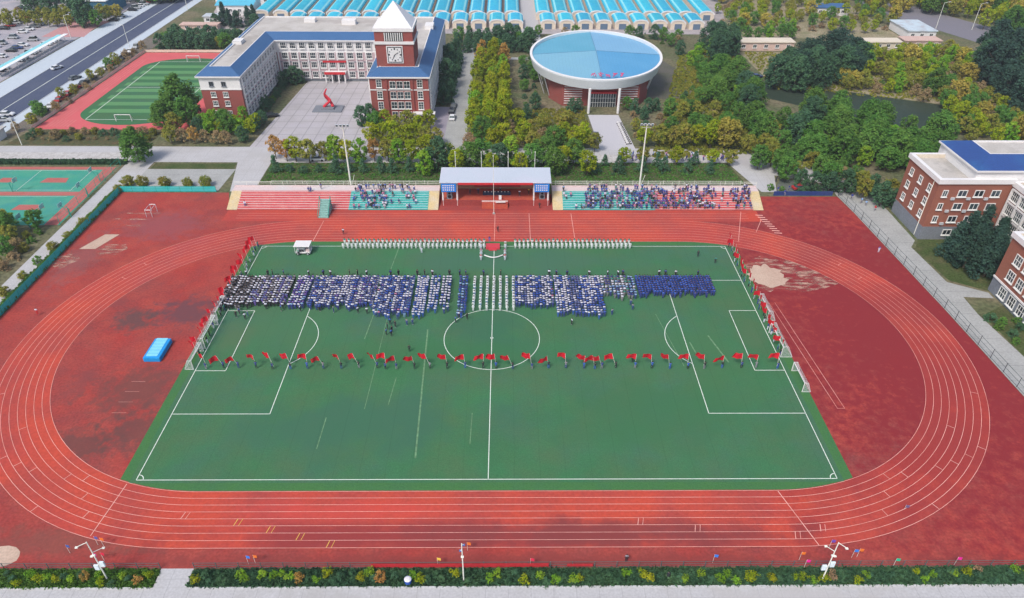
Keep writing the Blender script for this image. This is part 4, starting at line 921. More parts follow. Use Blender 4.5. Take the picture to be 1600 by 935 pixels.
# blue landing mat, judges' steps, van, high-jump stands
mt = thing('landing_mat', 'thick blue high-jump landing mat with pale panels on the red ground', 'mat', (-62.4, -3.8, 0))
b = MB(); b.box(-64.0, -60.9, -6.7, -.9, .02, 1.0, mat('mat_blue', (.01, .28, .68), fine=.05)); b.build('mat', mt, bevel=.12)
b = MB()
for i in range(6): b.box(-63.6, -61.5, -6.2+i*.9, -5.42+i*.9, 1.0, 1.05, mat('mat_pale', (.22, .62, .80), fine=.05))
b.build('cover_panel', mt)
js = thing('judges_steps', "grey-green stepped judges' stand beside the track in front of the left grandstand", 'judges stand', (-41.5, 49.6, 0))
b = MB()
for i in range(8): b.box(-43.6, -41.2, 47.6+i*.55, 52.2, .36*i, .36*(i+1), mat('js_green', (.24, .42, .38), fine=.1))
b.build('steps', js)
for x in (-43.7, -41.1):
    b = MB(); b.tube((x, 47.6, 1.0), (x, 52.0, 3.9), .07, .07, m_green); b.tube((x, 52.0, 0), (x, 52.0, 3.9), .07, .07, m_green); b.tube((x, 47.6, 0), (x, 47.6, 1.0), .07, .07, m_green); b.build('handrail', js)
def rect_wheels(t, pts, r, w_):
    for (x, y, z) in pts:
        m_ = MB(); m_.tube((x, y-w_/2, z), (x, y+w_/2, z), r, r, m_black, 14); o = m_.build('wheel', t)
        h_ = MB(); h_.tube((x, y-w_/2-.01, z), (x, y+w_/2+.01, z), r*.55, r*.55, m_metal, 10); h_.build('rim', o)
vn = thing('sound_cart', 'white roofed cart with equipment parked on the far left of the turf', 'cart', (-43.4, 31.6, 0))
b = MB(); b.box(-45.0, -41.7, 30.4, 32.6, .45, .75, m_white); b.box(-44.4, -42.9, 30.6, 32.4, .75, 1.6, m_metal); b.build('body', vn, bevel=.05)
b = MB(); b.prism([(-45.2, 30.1), (-41.6, 30.1), (-41.6, 32.9), (-45.2, 32.9)], 2.3, 2.42, m_white); b.build('roof', vn, bevel=.05)
b = MB()
for x in (-45.0, -41.8):
    for y in (30.3, 32.7): b.tube((x, y, .7), (x, y, 2.3), .05, .05, m_white, 5)
b.build('roof_post', vn)
b = MB(); b.box(-42.7, -41.8, 30.7, 32.2, .75, 1.35, mat('seat_pink', (.65, .5, .5), fine=0)); b.build('seat', vn, bevel=.05)
b = MB()
for i in range(4): b.box(-44.2, -43.0, 30.52, 30.58, .85+i*.18, .93+i*.18, m_black)
b.build('grille', vn)
rect_wheels(vn, [(-44.5, 30.45, .35), (-42.3, 30.45, .35), (-44.5, 32.55, .35), (-42.3, 32.55, .35)], .35, .22)
tp = thing('podium', 'small red-carpeted podium on the far touchline before the stage', 'podium', (-.2, 33.6, 0))
b = MB(); b.box(-1.9, 1.3, 32.8, 34.8, .04, .55, mat('podium_red', (.55, .05, .07), fine=.05)); b.build('platform', tp); b = MB(); b.box(-1.2, .6, 32.3, 32.8, .04, .3, MATS['podium_red']); b.build('step', tp)
ar = MB(); A = [(-2.2+4.2*i/16, 30.0-1.0*math.sin(math.pi*i/16), .32) for i in range(17)]
for a, b in zip(A, A[1:]): ar.tube(a, b, .14, .14, m_white, 6)
ar.build('dragon_cloth', at=(0, 29.5, 0), label='long white curved cloth laid between two short red and white columns of people', cat='cloth')
# basketball hoops on the left courts
def hoop(label, x, y, s):
    t = thing('basketball_hoop', label, 'basketball hoop', (x, y, 0))
    p = MB(); p.tube((x, y, 0), (x, y, 2.6), .10, .09, m_green, 6); p.tube((x, y, 2.6), (x+s*1.7, y, 3.2), .08, .07, m_green, 6); p.tube((x, y, .3), (x+s*1.2, y, 2.95), .05, .05, m_green, 5); p.build('post', t)
    p = MB(); p.box(x+s*1.7-.04, x+s*1.7+.04, y-.9, y+.9, 2.9, 4.0, mat('backboard', (.30, .62, .58), fine=0)); p.build('backboard', t)
    p = MB(); n = 10; c = (x+s*2.1, y, 3.1)
    for i in range(n): p.tube((c[0]+.24*math.cos(2*math.pi*i/n), c[1]+.24*math.sin(2*math.pi*i/n), 3.1), (c[0]+.24*math.cos(2*math.pi*(i+1)/n), c[1]+.24*math.sin(2*math.pi*(i+1)/n), 3.1), .025, .025, m_redb, 4)
    p.build('hoop', t)
for i, (px, py) in enumerate(((157, 284), (139, 308), (112, 340), (48, 358))):
    hoop(f'turquoise basketball hoop, {nth(i+1)} from the campus road along the court edge', *G(px, py), -1)
for i, (px, py) in enumerate(((62, 342), (20, 300))): hoop(f'basketball hoop standing inside the turquoise courts, {"nearer" if i == 0 else "farther"} of the two', *G(px, py), 1)
hj = thing('climbing_frame', 'thin metal frame standing on the red ground near the left far corner', 'frame', (-86, 49, 0))
b = MB()
for dx in (0, 1.4): b.tube((-86+dx, 48, 0), (-86+dx, 48, 2.0), .06, .06, m_metal); b.tube((-86+dx, 51, 0), (-86+dx, 51, 2.0), .06, .06, m_metal); b.tube((-86+dx, 48, 2), (-86+dx, 51, 2), .06, .06, m_metal)
b.tube((-86, 48, 2), (-84.6, 48, 2), .06, .06, m_metal); b.tube((-86, 51, 2), (-84.6, 51, 2), .06, .06, m_metal); b.build('frame', hj)
# red sculpture in the plaza
sc_ = thing('sculpture', 'tall twisting red sculpture on a dark square base in the plaza', 'sculpture', (-56.3, 121.5, 0))
b = MB(); b.box(-61, -51.4, 118.6, 124.4, .02, .35, m_stone); b.box(-58.2, -54.2, 120, 123, .35, .9, m_stone); b.build('base', sc_)
m_sc = mat('sculpture_red', (.62, .04, .06), fine=0, rough=.35)
b = MB(); P_ = []
for i in range(25):
    t_ = i/24; a = t_*4.6; P_.append((-56.3+(1.6-1.0*t_)*math.cos(a)+t_*.6, 121.5+(1.2-.8*t_)*math.sin(a), .9+t_*6.2))
for i in range(24): b.tube(P_[i], P_[i+1], .55-.32*i/24, .55-.32*(i+1)/24, m_sc, 8)
b.tube((-57.6, 121.5, .9), (-55.0, 121.3, 3.2), .5, .35, m_sc, 8); b.tube((-55.0, 121.3, 3.2), (-56.6, 121.6, 5.0), .35, .25, m_sc, 8); b.build('figure', sc_)

# ------------------------------------------------------------ vehicles
def car_proto(Mb, van=False):
    t = thing('parked_car', '', 'car')
    Ln, W_, h1, h2 = (4.4, 1.75, .92, 1.46) if not van else (4.7, 1.85, 1.05, 1.95)
    pr_ = [(-Ln/2, .35), (Ln/2, .35), (Ln/2, .62), (Ln/2-.15, .78), (Ln/2-1.0, h1), (-Ln/2+.25, h1), (-Ln/2, .80)]
    b = MB(); A = [(x, -W_/2, z) for x, z in pr_]; B = [(x, W_/2, z) for x, z in pr_]
    b.loft(A, B, Mb); b.poly(A[::-1], Mb); b.poly(B, Mb)
    rf = [(-Ln/2+.9, -W_/2+.18), (Ln/2-1.9, -W_/2+.18), (Ln/2-1.9, W_/2-.18), (-Ln/2+.9, W_/2-.18)]
    b.prism(rf, h2-.04, h2, Mb); b.build('body', t, bevel=0)
    c = MB(); base = [(-Ln/2+.4, -W_/2+.06), (Ln/2-1.15, -W_/2+.06), (Ln/2-1.15, W_/2-.06), (-Ln/2+.4, W_/2-.06)]
    c.loft([(*p, h1-.01) for p in base], [(*p, h2-.05) for p in rf], m_glass); c.build('window', t)
    for x in (-Ln/2+.85, Ln/2-.85):
        for y in (-W_/2+.02, W_/2-.02): w_ = MB(); w_.tube((x, y-.1, .32), (x, y+.1, .32), .32, .32, m_black, 10); w_.build('wheel', t)
    l_ = MB()
    for y in (-W_/2+.3, W_/2-.3): l_.box(Ln/2-.02, Ln/2+.02, y-.18, y+.18, .58, .72, m_metal)
    l_.build('headlight', t)
    return t
CARC = [('white', (.75, .76, .78)), ('silver', (.42, .44, .46)), ('black', (.02, .02, .025)), ('grey', (.14, .15, .16)), ('red', (.42, .03, .03)), ('dark blue', (.03, .06, .18))]
PR = [car_proto(mat('car_'+n.replace(' ', '_'), c, rough=.3, fine=0, spec=.5), van=(i == 1)) for i, (n, c) in enumerate(CARC)]
used_pr = set()
def car(ci, x, y, rz, label, group=None):
    if ci in used_pr: o = copy_tree(PR[ci])
    else: o = PR[ci]; used_pr.add(ci)
    o.location = (x, y, .04); o.rotation_euler = (0, 0, rz); o['label'] = label
    if group: o['group'] = group
    elif 'group' in o: del o['group']
rc = random.Random(11)
def wpick(): return rc.choices(range(6), (40, 22, 12, 14, 6, 6))[0]
g_ = 'cars in the big car park beyond the main road'
for ri, (ax, ay, bx, by, n, side) in enumerate(((-187, 150, -187, 200, 17, 'in the row beneath the parking canopy'), (-196, 150, -196.5, 200, 14, 'in the second row past the road'), (-206, 160, -207, 225, 16, 'in the third row beyond the main road'), (-217, 185, -219, 250, 15, 'in the fourth row beyond the main road'), (-176.8, 232, -175.5, 285, 15, 'in the row at the far pavement'), (-183, 268, -182, 300, 8, 'by the white-roofed halls'), (-230, 210, -232, 270, 12, 'in the leftmost row of the car park'))):
    k = 0
    for i in range(n):
        if rc.random() < .18: continue
        k += 1; t_ = i/(n-1); c = wpick()
        car(c, ax+(bx-ax)*t_+rc.uniform(-.3, .3), ay+(by-ay)*t_, R(rc.choice((0, 180))+rc.uniform(-4, 4)), f'{CARC[c][0]} car parked {side}, {nth(k)} from the near end', g_)
for i in range(14):
    c = wpick(); car(c, -148.5+rc.uniform(-.3, .3), 118+i*5.6, R(88+rc.uniform(-5, 5)), f'{CARC[c][0]} car on the brown verge by the small field, {nth(i+1)} from the near end', 'cars on the verge of the small field')
for c, px, py, rz, lab in ((0, 497, 251, 0, 'white car on the campus road before the plaza'), (0, 707, 186, 88, 'white car parked in the yard right of the school'), (2, 706, 176, 88, 'black car parked behind the white car right of the school'), (3, 709, 168, 85, 'grey car third in the yard right of the school'),
    (2, 328, 27, 65, 'black car driving on the main road towards the top'), (0, 90, 108, 65, 'white car driving on the main road beside the pavement'), (0, 12, 181, 5, 'white car parked by the gatehouse at the left edge'), (1, 8, 190, 5, 'silver car parked nearest the gatehouse'), (3, 118, 124, 62, 'grey car driving away on the main road'),
    (5, 930, 214, 80, 'dark blue car parked at the left side of the hall forecourt'), (2, 425, 183, 20, 'black car parked in the left corner of the plaza'), (3, 405, 190, 30, 'grey car parked beside the left wing of the school'), (2, 1170, 118, 20, 'black car parked on the canal bank near the dark trees'), (5, 1182, 122, 20, 'dark blue car parked next to the black car on the canal bank'), (4, 1250, 296, 10, 'red car parked in the grey yard at the far right corner')):
    car(c, *G(px, py), R(rz), lab)
for i in range(13):
    y = 93+i*1.35
    t = thing('scooter', f'parked scooter on the right side of the hall forecourt, {nth(i+1)} from the road', 'scooter', (39.6-i*.06, y, .03), R(10), 'scooters parked along the hall forecourt')
    if i == 0:
        b = MB(); b.box(-.35, .35, -.16, .16, .28, .42, m_black); b.box(-.85, -.1, -.2, .2, .42, .85, m_white); b.tube((.45, 0, .3), (.62, 0, 1.05), .08, .06, m_white); SB = b.mesh('body')
        b = MB(); b.tube((.6, -.3, 1.05), (.6, .3, 1.05), .03, .03, m_black, 5); SH = b.mesh('handlebar')
        b = MB(); b.tube((0, -.06, .26), (0, .06, .26), .26, .26, m_black, 10); SW = b.mesh('wheel')
    put('body', SB, t); put('handlebar', SH, t); put('wheel', SW, t, (-.62, 0, 0)); put('wheel', SW, t, (.68, 0, 0))
# ------------------------------------------------------------ trees and shrubs
def leafmat(name, col, c2, tr=.36):
    M = mat(name, col, var=[c2], scale=.55, amt=.85, fine=.22, fscale=2.4, rand=.16, rough=.8, spec=.04)
    nt = M.node_tree; N = nt.nodes; L = nt.links; b = N['Principled BSDF']; out = [n for n in N if n.type == 'OUTPUT_MATERIAL'][0]
    tl = N.new('ShaderNodeBsdfTranslucent'); ms = N.new('ShaderNodeMixShader'); ms.inputs[0].default_value = tr
    L.new(b.inputs['Base Color'].links[0].from_socket, tl.inputs['Color']); L.new(b.outputs[0], ms.inputs[1]); L.new(tl.outputs[0], ms.inputs[2]); L.new(ms.outputs[0], out.inputs['Surface'])
    return M
LM = {'yellowgreen': leafmat('leaf_yellowgreen', (0.27, 0.36, 0.014), (0.44, 0.42, 0.03)), 'olive': leafmat('leaf_olive', (0.25, 0.28, 0.045), (0.36, 0.29, 0.06)), 'orange': leafmat('leaf_orange', (0.516, 0.275, 0.077), (0.413, 0.31, 0.095)), 'brown': leafmat('leaf_brown', (0.361, 0.258, 0.146), (0.378, 0.284, 0.129)), 'green': leafmat('leaf_green', (0.1, 0.235, 0.045), (0.17, 0.31, 0.06)), 'dark': leafmat('leaf_dark', (0.075, 0.17, 0.09), (0.1, 0.2, 0.09)), 'blackgreen': leafmat('leaf_blackgreen', (0.047, 0.103, 0.077), (0.069, 0.133, 0.086)), 'bright': leafmat('leaf_bright', (0.18, 0.38, 0.03), (0.34, 0.46, 0.05)), 'yellow': leafmat('leaf_yellow', (0.499, 0.396, 0.077), (0.396, 0.37, 0.077))}
def clump_crown(M, h0, h1, r, shape, n_cl, n_lf, ls, seed):
    r_ = random.Random(seed); V = []; Fc = []; cl = []
    for _ in range(n_cl):
        for _t in range(40):
            z = r_.random(); a = r_.uniform(0, 2*math.pi)
            if shape == 'cone': R_ = r*(1-z)**.85
            elif shape == 'column': R_ = r*(math.sin(math.pi*min(1, z*.85+.15)))**.45
            elif shape == 'dome': R_ = r*math.sqrt(max(0, 1-z*z))
            else: R_ = r*math.sqrt(max(0, 1-(2*z-1)**2))**.8
            R_ *= 1+.18*math.sin(3*a+seed)+.12*math.sin(5*a+z*6+seed*2)
            q_ = (r_.random())**.30
            if R_*q_ > .02: break
        cl.append((R_*q_*math.cos(a), R_*q_*math.sin(a), h0+(h1-h0)*z))
    cr_ = max(.28, r*.24)
    for c in cl:
        for _ in range(n_lf):
            d = Vector((r_.gauss(0, 1), r_.gauss(0, 1), r_.gauss(0, 1))).normalized()*cr_*r_.uniform(.5, 1.05)
            p = Vector(c)+d; nrm = (d.normalized()*.55+Vector((r_.uniform(-.5, .5), r_.uniform(-.5, .5), r_.uniform(.35, 1.2)))).normalized()
            u = nrm.orthogonal().normalized(); w = nrm.cross(u); t_ = r_.uniform(0, 6.28); u, w = u*math.cos(t_)+w*math.sin(t_), w*math.cos(t_)-u*math.sin(t_)
            s = ls*r_.uniform(.6, 1.25); n = len(V)
            V += [tuple(p-u*s*.5), tuple(p+w*s*.34), tuple(p+u*s*.5), tuple(p-w*s*.34)]; Fc.append((n, n+1, n+2, n+3))
    me = bpy.data.meshes.new('crown'); me.from_pydata(V, [], Fc); me.materials.append(M)
    return me, cl
def trunk_mesh(h, rb_, cl, k, seed):
    r_ = random.Random(seed); b = MB(); b.tube((0, 0, -.1), (0, 0, h*.5), rb_, rb_*.75, m_bark, 7); b.tube((0, 0, h*.5), (.1, .05, h), rb_*.75, rb_*.35, m_bark, 6)
    for c in r_.sample(cl, min(k, len(cl))):
        z0 = min(h*.9, max(h*.25, c[2]*.6)); b.tube((0, 0, z0), c, rb_*.4, rb_*.12, m_bark, 4)
    return b.mesh('trunk')
KINDS = {  # colour, z0, z1, r, shape, clusters, leaves, leaf size
    'avenue': ('yellowgreen', 1.6, 6.4, 2.1, 'round', 60, 24, .50), 'olive': ('olive', 1.4, 5.8, 2.2, 'round', 60, 24, .50), 'orange': ('orange', 1.6, 6.6, 1.9, 'round', 55, 22, .50),
    'brown': ('brown', 1.2, 5.2, 2.2, 'dome', 50, 20, .45), 'green': ('green', 1.5, 7.2, 2.7, 'round', 80, 26, .55), 'bright': ('bright', 1.0, 7.5, 2.3, 'column', 80, 26, .55),
    'dark': ('dark', .6, 7.5, 2.6, 'column', 85, 26, .55), 'spruce': ('dark', .3, 4.8, 1.9, 'cone', 55, 26, .38), 'cedar': ('blackgreen', .6, 10.5, 3.6, 'cone', 120, 30, .6),
    'big': ('green', 2.0, 10.5, 4.3, 'dome', 130, 30, .75), 'bigdark': ('dark', 1.2, 12.5, 4.4, 'column', 140, 30, .8), 'tall': ('yellowgreen', 1.4, 10.4, 2.6, 'column', 90, 26, .55),
    'talldark': ('blackgreen', 1.5, 14, 4.6, 'round', 140, 30, .85), 'tallorange': ('orange', 1.4, 9.0, 2.1, 'column', 85, 24, .55), 'yellow': ('yellow', 1.5, 8.0, 3.0, 'round', 80, 24, .7),
    'bush': ('olive', .05, 2.3, 1.3, 'round', 90, 24, .26), 'greenbush': ('green', .1, 1.9, 1.3, 'dome', 34, 22, .32), 'darkbush': ('dark', .1, 2.1, 1.5, 'dome', 36, 22, .34),
    'shrubgreen': ('bright', .05, 1.0, .55, 'round', 16, 18, .18), 'shrubolive': ('yellowgreen', .05, 1.15, .55, 'round', 16, 18, .18), 'shruborange': ('orange', .1, 1.6, .65, 'round', 20, 18, .20), 'shrubdark': ('dark', .05, .9, .6, 'dome', 16, 18, .18), 'shrubbrown': ('brown', .05, 1.1, .6, 'round', 16, 18, .2),
    'dry': ('brown', .1, 2.6, 2.0, 'dome', 36, 20, .42)}
TP = {}
SPEC = []
def proto(kind, v):
    if (kind, v) not in TP:
        c, z0, z1, r, sh, nc, nl, ls = KINDS[kind]; sd_ = hash_(kind)+v*17
        me, cl = clump_crown(LM[c], z0, z1, r, sh, nc, nl, ls, sd_)
        TP[kind, v] = (me, trunk_mesh(z1*.72, max(.03, z1*.024), cl, 7 if z1 > 3 else 4, sd_))
    return TP[kind, v]
def tree(kind, x, y, label, cat=None, group=None, s=1.):
    k = s*rt.uniform(.86, 1.14); SPEC.append((kind, rt.randrange(3), x, y, label, group, rt.uniform(0, 6.28), tuple(k*rt.uniform(.93, 1.07) for _ in range(3))))
def plant_all():
    """the 300 trees that show largest are objects of their own, the rest one woodland"""
    big = [q for q in SPEC if KINDS[q[0]][2] >= 3]; low = [q for q in SPEC if KINDS[q[0]][2] < 3]
    big.sort(key=lambda q: -KINDS[q[0]][2]*q[7][2]*KINDS[q[0]][3]/((q[2]-CAM[0])**2+(q[3]-CAM[1])**2+CAM[2]**2))
    low.sort(key=lambda q: -KINDS[q[0]][2]*q[7][2]*KINDS[q[0]][3]/((q[2]-CAM[0])**2+(q[3]-CAM[1])**2+CAM[2]**2))
    for L_i, small in ((big, 0), (low, 1)):
        for kind, v, x, y, label, group, rz, sc in L_i[:298]:
            t = thing('shrub' if small else 'tree', label, 'shrub' if small else 'tree', (x, y, .02), rz, group); t.scale = sc
            cm, tm = proto(kind, v); put('foliage' if small else 'crown', cm, t); put('stem' if small else 'trunk', tm, t)
        rest = L_i[298:]
        if not rest: continue
        VV, LO, MI, mts, off = [], [], [], [], 0
        for kind, v, x, y, label, group, rz, sc in rest:
            ca, sa = math.cos(rz), math.sin(rz)
            for me in proto(kind, v):
                a = np.empty(len(me.vertices)*3, 'f'); me.vertices.foreach_get('co', a); a = a.reshape(-1, 3)*np.array(sc, 'f')
                VV.append(np.stack([x+a[:, 0]*ca-a[:, 1]*sa, y+a[:, 0]*sa+a[:, 1]*ca, a[:, 2]+.02], 1))
                if me.materials[0] not in mts: mts.append(me.materials[0])
                mi = mts.index(me.materials[0])
                fs = [tuple(off+i for i in p.vertices) for p in me.polygons]; LO += fs; MI += [mi]*len(fs); off += len(a)
        me = bpy.data.meshes.new('woodland'); me.from_pydata(np.concatenate(VV).tolist(), [], LO)
        for M in mts: me.materials.append(M)
        me.polygons.foreach_set('material_index', MI)
        tag(put('scrub_bushes' if small else 'woodland', me), 'low bushes scattered over the far rough ground' if small else 'far trees in rows, hedges and woods beyond the campus road and the canal', 'bushes' if small else 'woodland', kind='stuff')
def hash_(s): return sum(ord(c)*(i+3) for i, c in enumerate(s)) % 997
rt = random.Random(23)
COLN = {'avenue': 'yellow-green', 'olive': 'olive green', 'orange': 'orange', 'brown': 'rusty brown', 'green': 'mid green', 'bright': 'bright green', 'dark': 'dark green', 'spruce': 'small dark green conical', 'cedar': 'blackish green conical',
        'big': 'broad mid green', 'bigdark': 'tall dark green', 'tall': 'tall yellow-green', 'talldark': 'tall blackish green', 'tallorange': 'tall orange', 'yellow': 'golden yellow', 'bush': 'round olive', 'greenbush': 'low green', 'darkbush': 'low dark green', 'dry': 'low dry brown',
        'shrubgreen': 'small bright green', 'shrubolive': 'small yellow-green', 'shruborange': 'small orange', 'shrubdark': 'small dark green', 'shrubbrown': 'small brown'}
def lrow(where, pts, kinds, weights, group, s=1., jx=.5, jy=.6, order='from left'):
    for i, (x, y) in enumerate(pts):
        k = rt.choices(kinds, weights)[0]; w = 'shrub' if KINDS[k][2] < 3 else 'tree'
        tree(k, x+rt.uniform(-jx, jx), y+rt.uniform(-jy, jy), f'{COLN[k]} {w} {where}, {nth(i+1)} {order}', group=group, s=s)
def span(x0, x1, st, y): n = int((x1-x0)/st)+1; return [(x0+i*st, y) for i in range(n)]
# avenue rows along the campus road
lrow('on the near side of the campus road', span(-60, -16, 3.6, 80.2), ('avenue', 'olive', 'bright', 'orange'), (6, 3, 1, 2), 'near row along the campus road', 1.05)
tree('orange', -63.2, 82.5, 'rounded orange tree at the corner of the plaza and the campus road', s=1.12)
lrow('on the far side of the campus road', span(-37.5, -17, 3.3, 92.0), ('avenue', 'orange', 'olive'), (5, 2, 2), 'far row along the campus road', 1.)
lrow('in the green thicket behind the stage', [(x, 72+(i % 3)*3.2) for i, x in enumerate(np.arange(-19, 27, 2.9))], ('green', 'dark', 'bright', 'avenue'), (5, 2, 3, 3), 'thicket behind the stage', 1.05)
lrow('beyond the road above the stage roof', [(x, 88+(i % 2)*4.0) for i, x in enumerate(np.arange(-7.5, 30, 3.0))], ('avenue', 'olive', 'green', 'brown'), (4, 4, 2, 1), 'trees beyond the road above the stage', 1.08)
lrow('in the second line beyond the road above the stage', [(x, 99+(i % 2)*5.0) for i, x in enumerate(np.arange(3, 29, 3.8))], ('olive', 'brown', 'orange', 'avenue'), (4, 3, 2, 2), 'second line of trees above the stage', .95)
lrow('right of the hall forecourt along the campus road', span(44, 74, 3.9, 90.6), ('avenue', 'olive', 'yellow'), (5, 4, 1), 'road trees right of the hall forecourt', 1.12)
lrow('on the near roadside right of the stage', span(31, 66, 5.0, 78.5), ('olive', 'avenue', 'spruce'), (3, 3, 2), 'near trees right of the stage', .8)
lrow('on the lawn behind the left grandstand', span(-61, -16, 4.1, 73.8), ('spruce', 'spruce', 'darkbush'), (4, 3, 1), 'small conifers behind the left grandstand', .95)
lrow('on the lawn behind the right grandstand', span(27, 64, 6.5, 73.8), ('spruce', 'darkbush'), (4, 1), 'small conifers behind the right grandstand', .95)
# the avenue on the right of the side road
for cx, nm in ((-7.4, 'left'), (-2.6, 'middle'), (1.6, 'right')):
    ys = list(np.arange(99, 176, 5.6))
    for i, y in enumerate(ys):
        k = rt.choices(('tall', 'avenue', 'bright', 'olive'), (5, 1, 2, 2))[0] if y < 165 else rt.choices(('tallorange', 'tall'), (4, 1))[0]
        tree(k, cx+rt.uniform(-.5, .5)+(y-99)*.006, y, f'{COLN[k]} tree, {nm} file of the avenue by the side road, {nth(i+1)} from near end', group='avenue beside the side road', s=.92)
lrow('between school and side road', [(-18.6, y) for y in np.arange(126, 178, 4.2)], ('dark', 'bigdark', 'dark'), (5, 1, 3), 'dark trees right of the school', .72, order='from near end')
lrow('in the outer line right of the school', [(-15.9, y) for y in np.arange(128, 176, 5.2)], ('dark', 'darkbush'), (3, 1), 'dark trees right of the school', .62, order='from near end')
lrow('between school and market sheds', [(-17+(i % 8)*4.1, 186+(i//8)*6.5) for i in range(24)], ('dark', 'bigdark', 'green'), (5, 1, 1), 'dark trees before the market sheds', .8)
lrow('around the left side of the round hall', [(9.5+(i % 2)*3.2, 112+i*3.4) for i in range(20)], ('green', 'dark', 'greenbush', 'darkbush'), (1, 2, 2, 3), 'trees left of the round hall', .7, order='from near end')
lrow('beside the entrance of the round hall', [(26.5, 121.5), (24.8, 118), (43, 121.6), (45.2, 118), (47, 113), (49, 118.5), (52, 121)], ('dark', 'darkbush', 'green'), (3, 2, 1), 'shrubbery before the round hall', .62)
lrow('in the scrub right of the round hall', [(44+(i % 7)*4.6+rt.uniform(-1, 1), 97+(i//7)*6.0) for i in range(28)], ('greenbush', 'olive', 'darkbush', 'dry', 'green'), (4, 2, 3, 3, 2), 'scrub right of the round hall', .72, 1.5, 1.5)
# inside the plaza corners and along the left wing
lrow('against the courtyard side of the left wing', [(-76.6, y) for y in np.arange(113, 148, 3.3)], ('darkbush', 'spruce', 'greenbush'), (3, 1, 1), 'shrubs along the left wing', .95, order='from near end')
lrow('in the far left corner of the plaza', [(-73.5, 146), (-76, 148.2), (-71, 148.4), (-76.5, 144)], ('dark',), (1,), 'dark trees in the plaza corner', .75)
lrow('against the tower end of the school', span(-43, -36, 2.4, 107.6), ('dark', 'darkbush', 'spruce'), (2, 2, 2), 'dark shrubs at the tower end', .8)
lrow('in front of the brick tower end', span(-38, -21, 3.4, 103.5), ('avenue', 'green', 'olive'), (5, 2, 2), 'trees before the tower end', .9)
lrow('in the green clump before the left wing', [(-91+(i % 6)*3.1, 100+(i//6)*4.4) for i in range(12)], ('avenue', 'green', 'dark', 'bright'), (3, 3, 1, 3), 'clump before the left wing', .8)
lrow('along the campus road before the left wing', span(-97, -78, 3.4, 93.2), ('brown', 'orange', 'brown', 'olive'), (5, 2, 2, 1), 'rusty trees before the left wing', .85)
lrow('in the dark hedge left of the plaza path', [(-76.5+i*.4, 94+i*2.8) for i in range(6)], ('dark', 'darkbush'), (2, 2), 'hedge left of the plaza path', .6)
tree('big', -101.5, 80.5, 'broad green tree standing in the campus road junction left of the bushes', s=1.0)
tree('big', -100.5, 112, 'large green tree at the lower right corner of the small sports field', s=1.15); tree('green', -96.5, 106, 'green tree beside the large tree left of the left wing', s=1.1); tree('big', -104.5, 106.5, 'leafy green tree on the left of the large corner tree', s=.7); tree('olive', -98.5, 100.5, 'olive tree in front of the large corner tree', s=1.1)
m_hdg = mat('verge_hedge', (.075, .085, .03), var=[(.15, .09, .04), (.04, .06, .025)], scale=.4, amt=.8, fine=.3, fscale=3, bump=1)
sheet('verge', [(-146, 92), (-104, 92), (-103, 103.4), (-144.5, 103.4)], Z, MATS['verge_hedge'])
lrow('on the verge below the small sports field', [(-142+(i % 13)*3.1, 96+(i//13)*4) for i in range(26)], ('dry', 'darkbush', 'shrubbrown', 'bush'), (4, 3, 2, 3), 'shrubs below the small field', .85, 1, 1)
lrow('in the dense hedge beyond the small sports field', [(-138+(i % 12)*4.0, 188+(i//12)*5.5) for i in range(36)], ('dark', 'green', 'olive', 'dark'), (4, 2, 1, 2), 'hedge beyond the small field', .85, 1, 1)
lrow('in the conifer group left of the market sheds', [(-126, 222), (-121, 224), (-117, 221), (-113, 225), (-109, 222), (-119, 229), (-112, 231), (-125, 228)], ('cedar', 'dark'), (3, 1), 'conifers left of the market sheds', .8)
lrow('on the brown main road verge', [(-147.5+(i % 2)*2.4, 103+i*3.3) for i in range(26)], ('dry', 'brown', 'olive', 'green'), (5, 2, 2, 1), 'verge trees by the main road', .65, 1, 1, 'from near end')
# top left trees
lrow('in the dark wood at the top left corner', [(-222+(i % 9)*5.2, 222+(i//9)*7.5) for i in range(27)], ('bigdark', 'olive', 'green', 'brown'), (2, 4, 2, 1), 'wood at the top left corner', .95, 1.5, 1.5)
lrow('behind the car park at the top left', [(-236+(i % 12)*6.5, 268+(i//12)*10) for i in range(24)], ('big', 'olive', 'bigdark'), (3, 2, 2), 'trees behind the car park', 1., 2, 2)
lrow('in the car park by the canopy', [(-192, 148), (-198, 262), (-176.5, 236)], ('avenue', 'yellow'), (3, 1), 'single trees in the car park', .8)
# left edge by the courts
tree('yellow', -117.5, 41.2, 'yellowing broad tree at the left edge below the courts', s=.75); tree('green', -114.3, 38.6, 'green tree under the yellowing tree at the left edge', s=.9)
lrow('beside the courts and left path', [(-107.5-(i % 2)*2.6, 17+i*1.9) for i in range(14)], ('greenbush', 'green', 'dry', 'bush'), (4, 2, 2, 2), 'bushes left of the left path', .8, .6, .6, 'from near end')
lrow('on the ground at the far left edge', [(-112-(i % 3)*3, 12+i*2.6) for i in range(10)], ('darkbush', 'dry', 'olive'), (3, 2, 1), 'bushes at the far left edge', .8)
lrow('standing in a row on the side yard', [G(px, 291) for px in (201, 223, 259, 295, 323)], ('bush',), (1,), 'clipped round bushes on the side yard', 1.15, .1, .1)
lrow('planted along the pale left path', [G(px, py) for px, py in ((186, 300), (131, 353), (107, 374), (84, 391), (60, 412), (38, 434), (8, 462))], ('bush', 'greenbush', 'shrubbrown'), (6, 1, 0), 'bushes along the left path', .8, .1, .1, 'from far end')
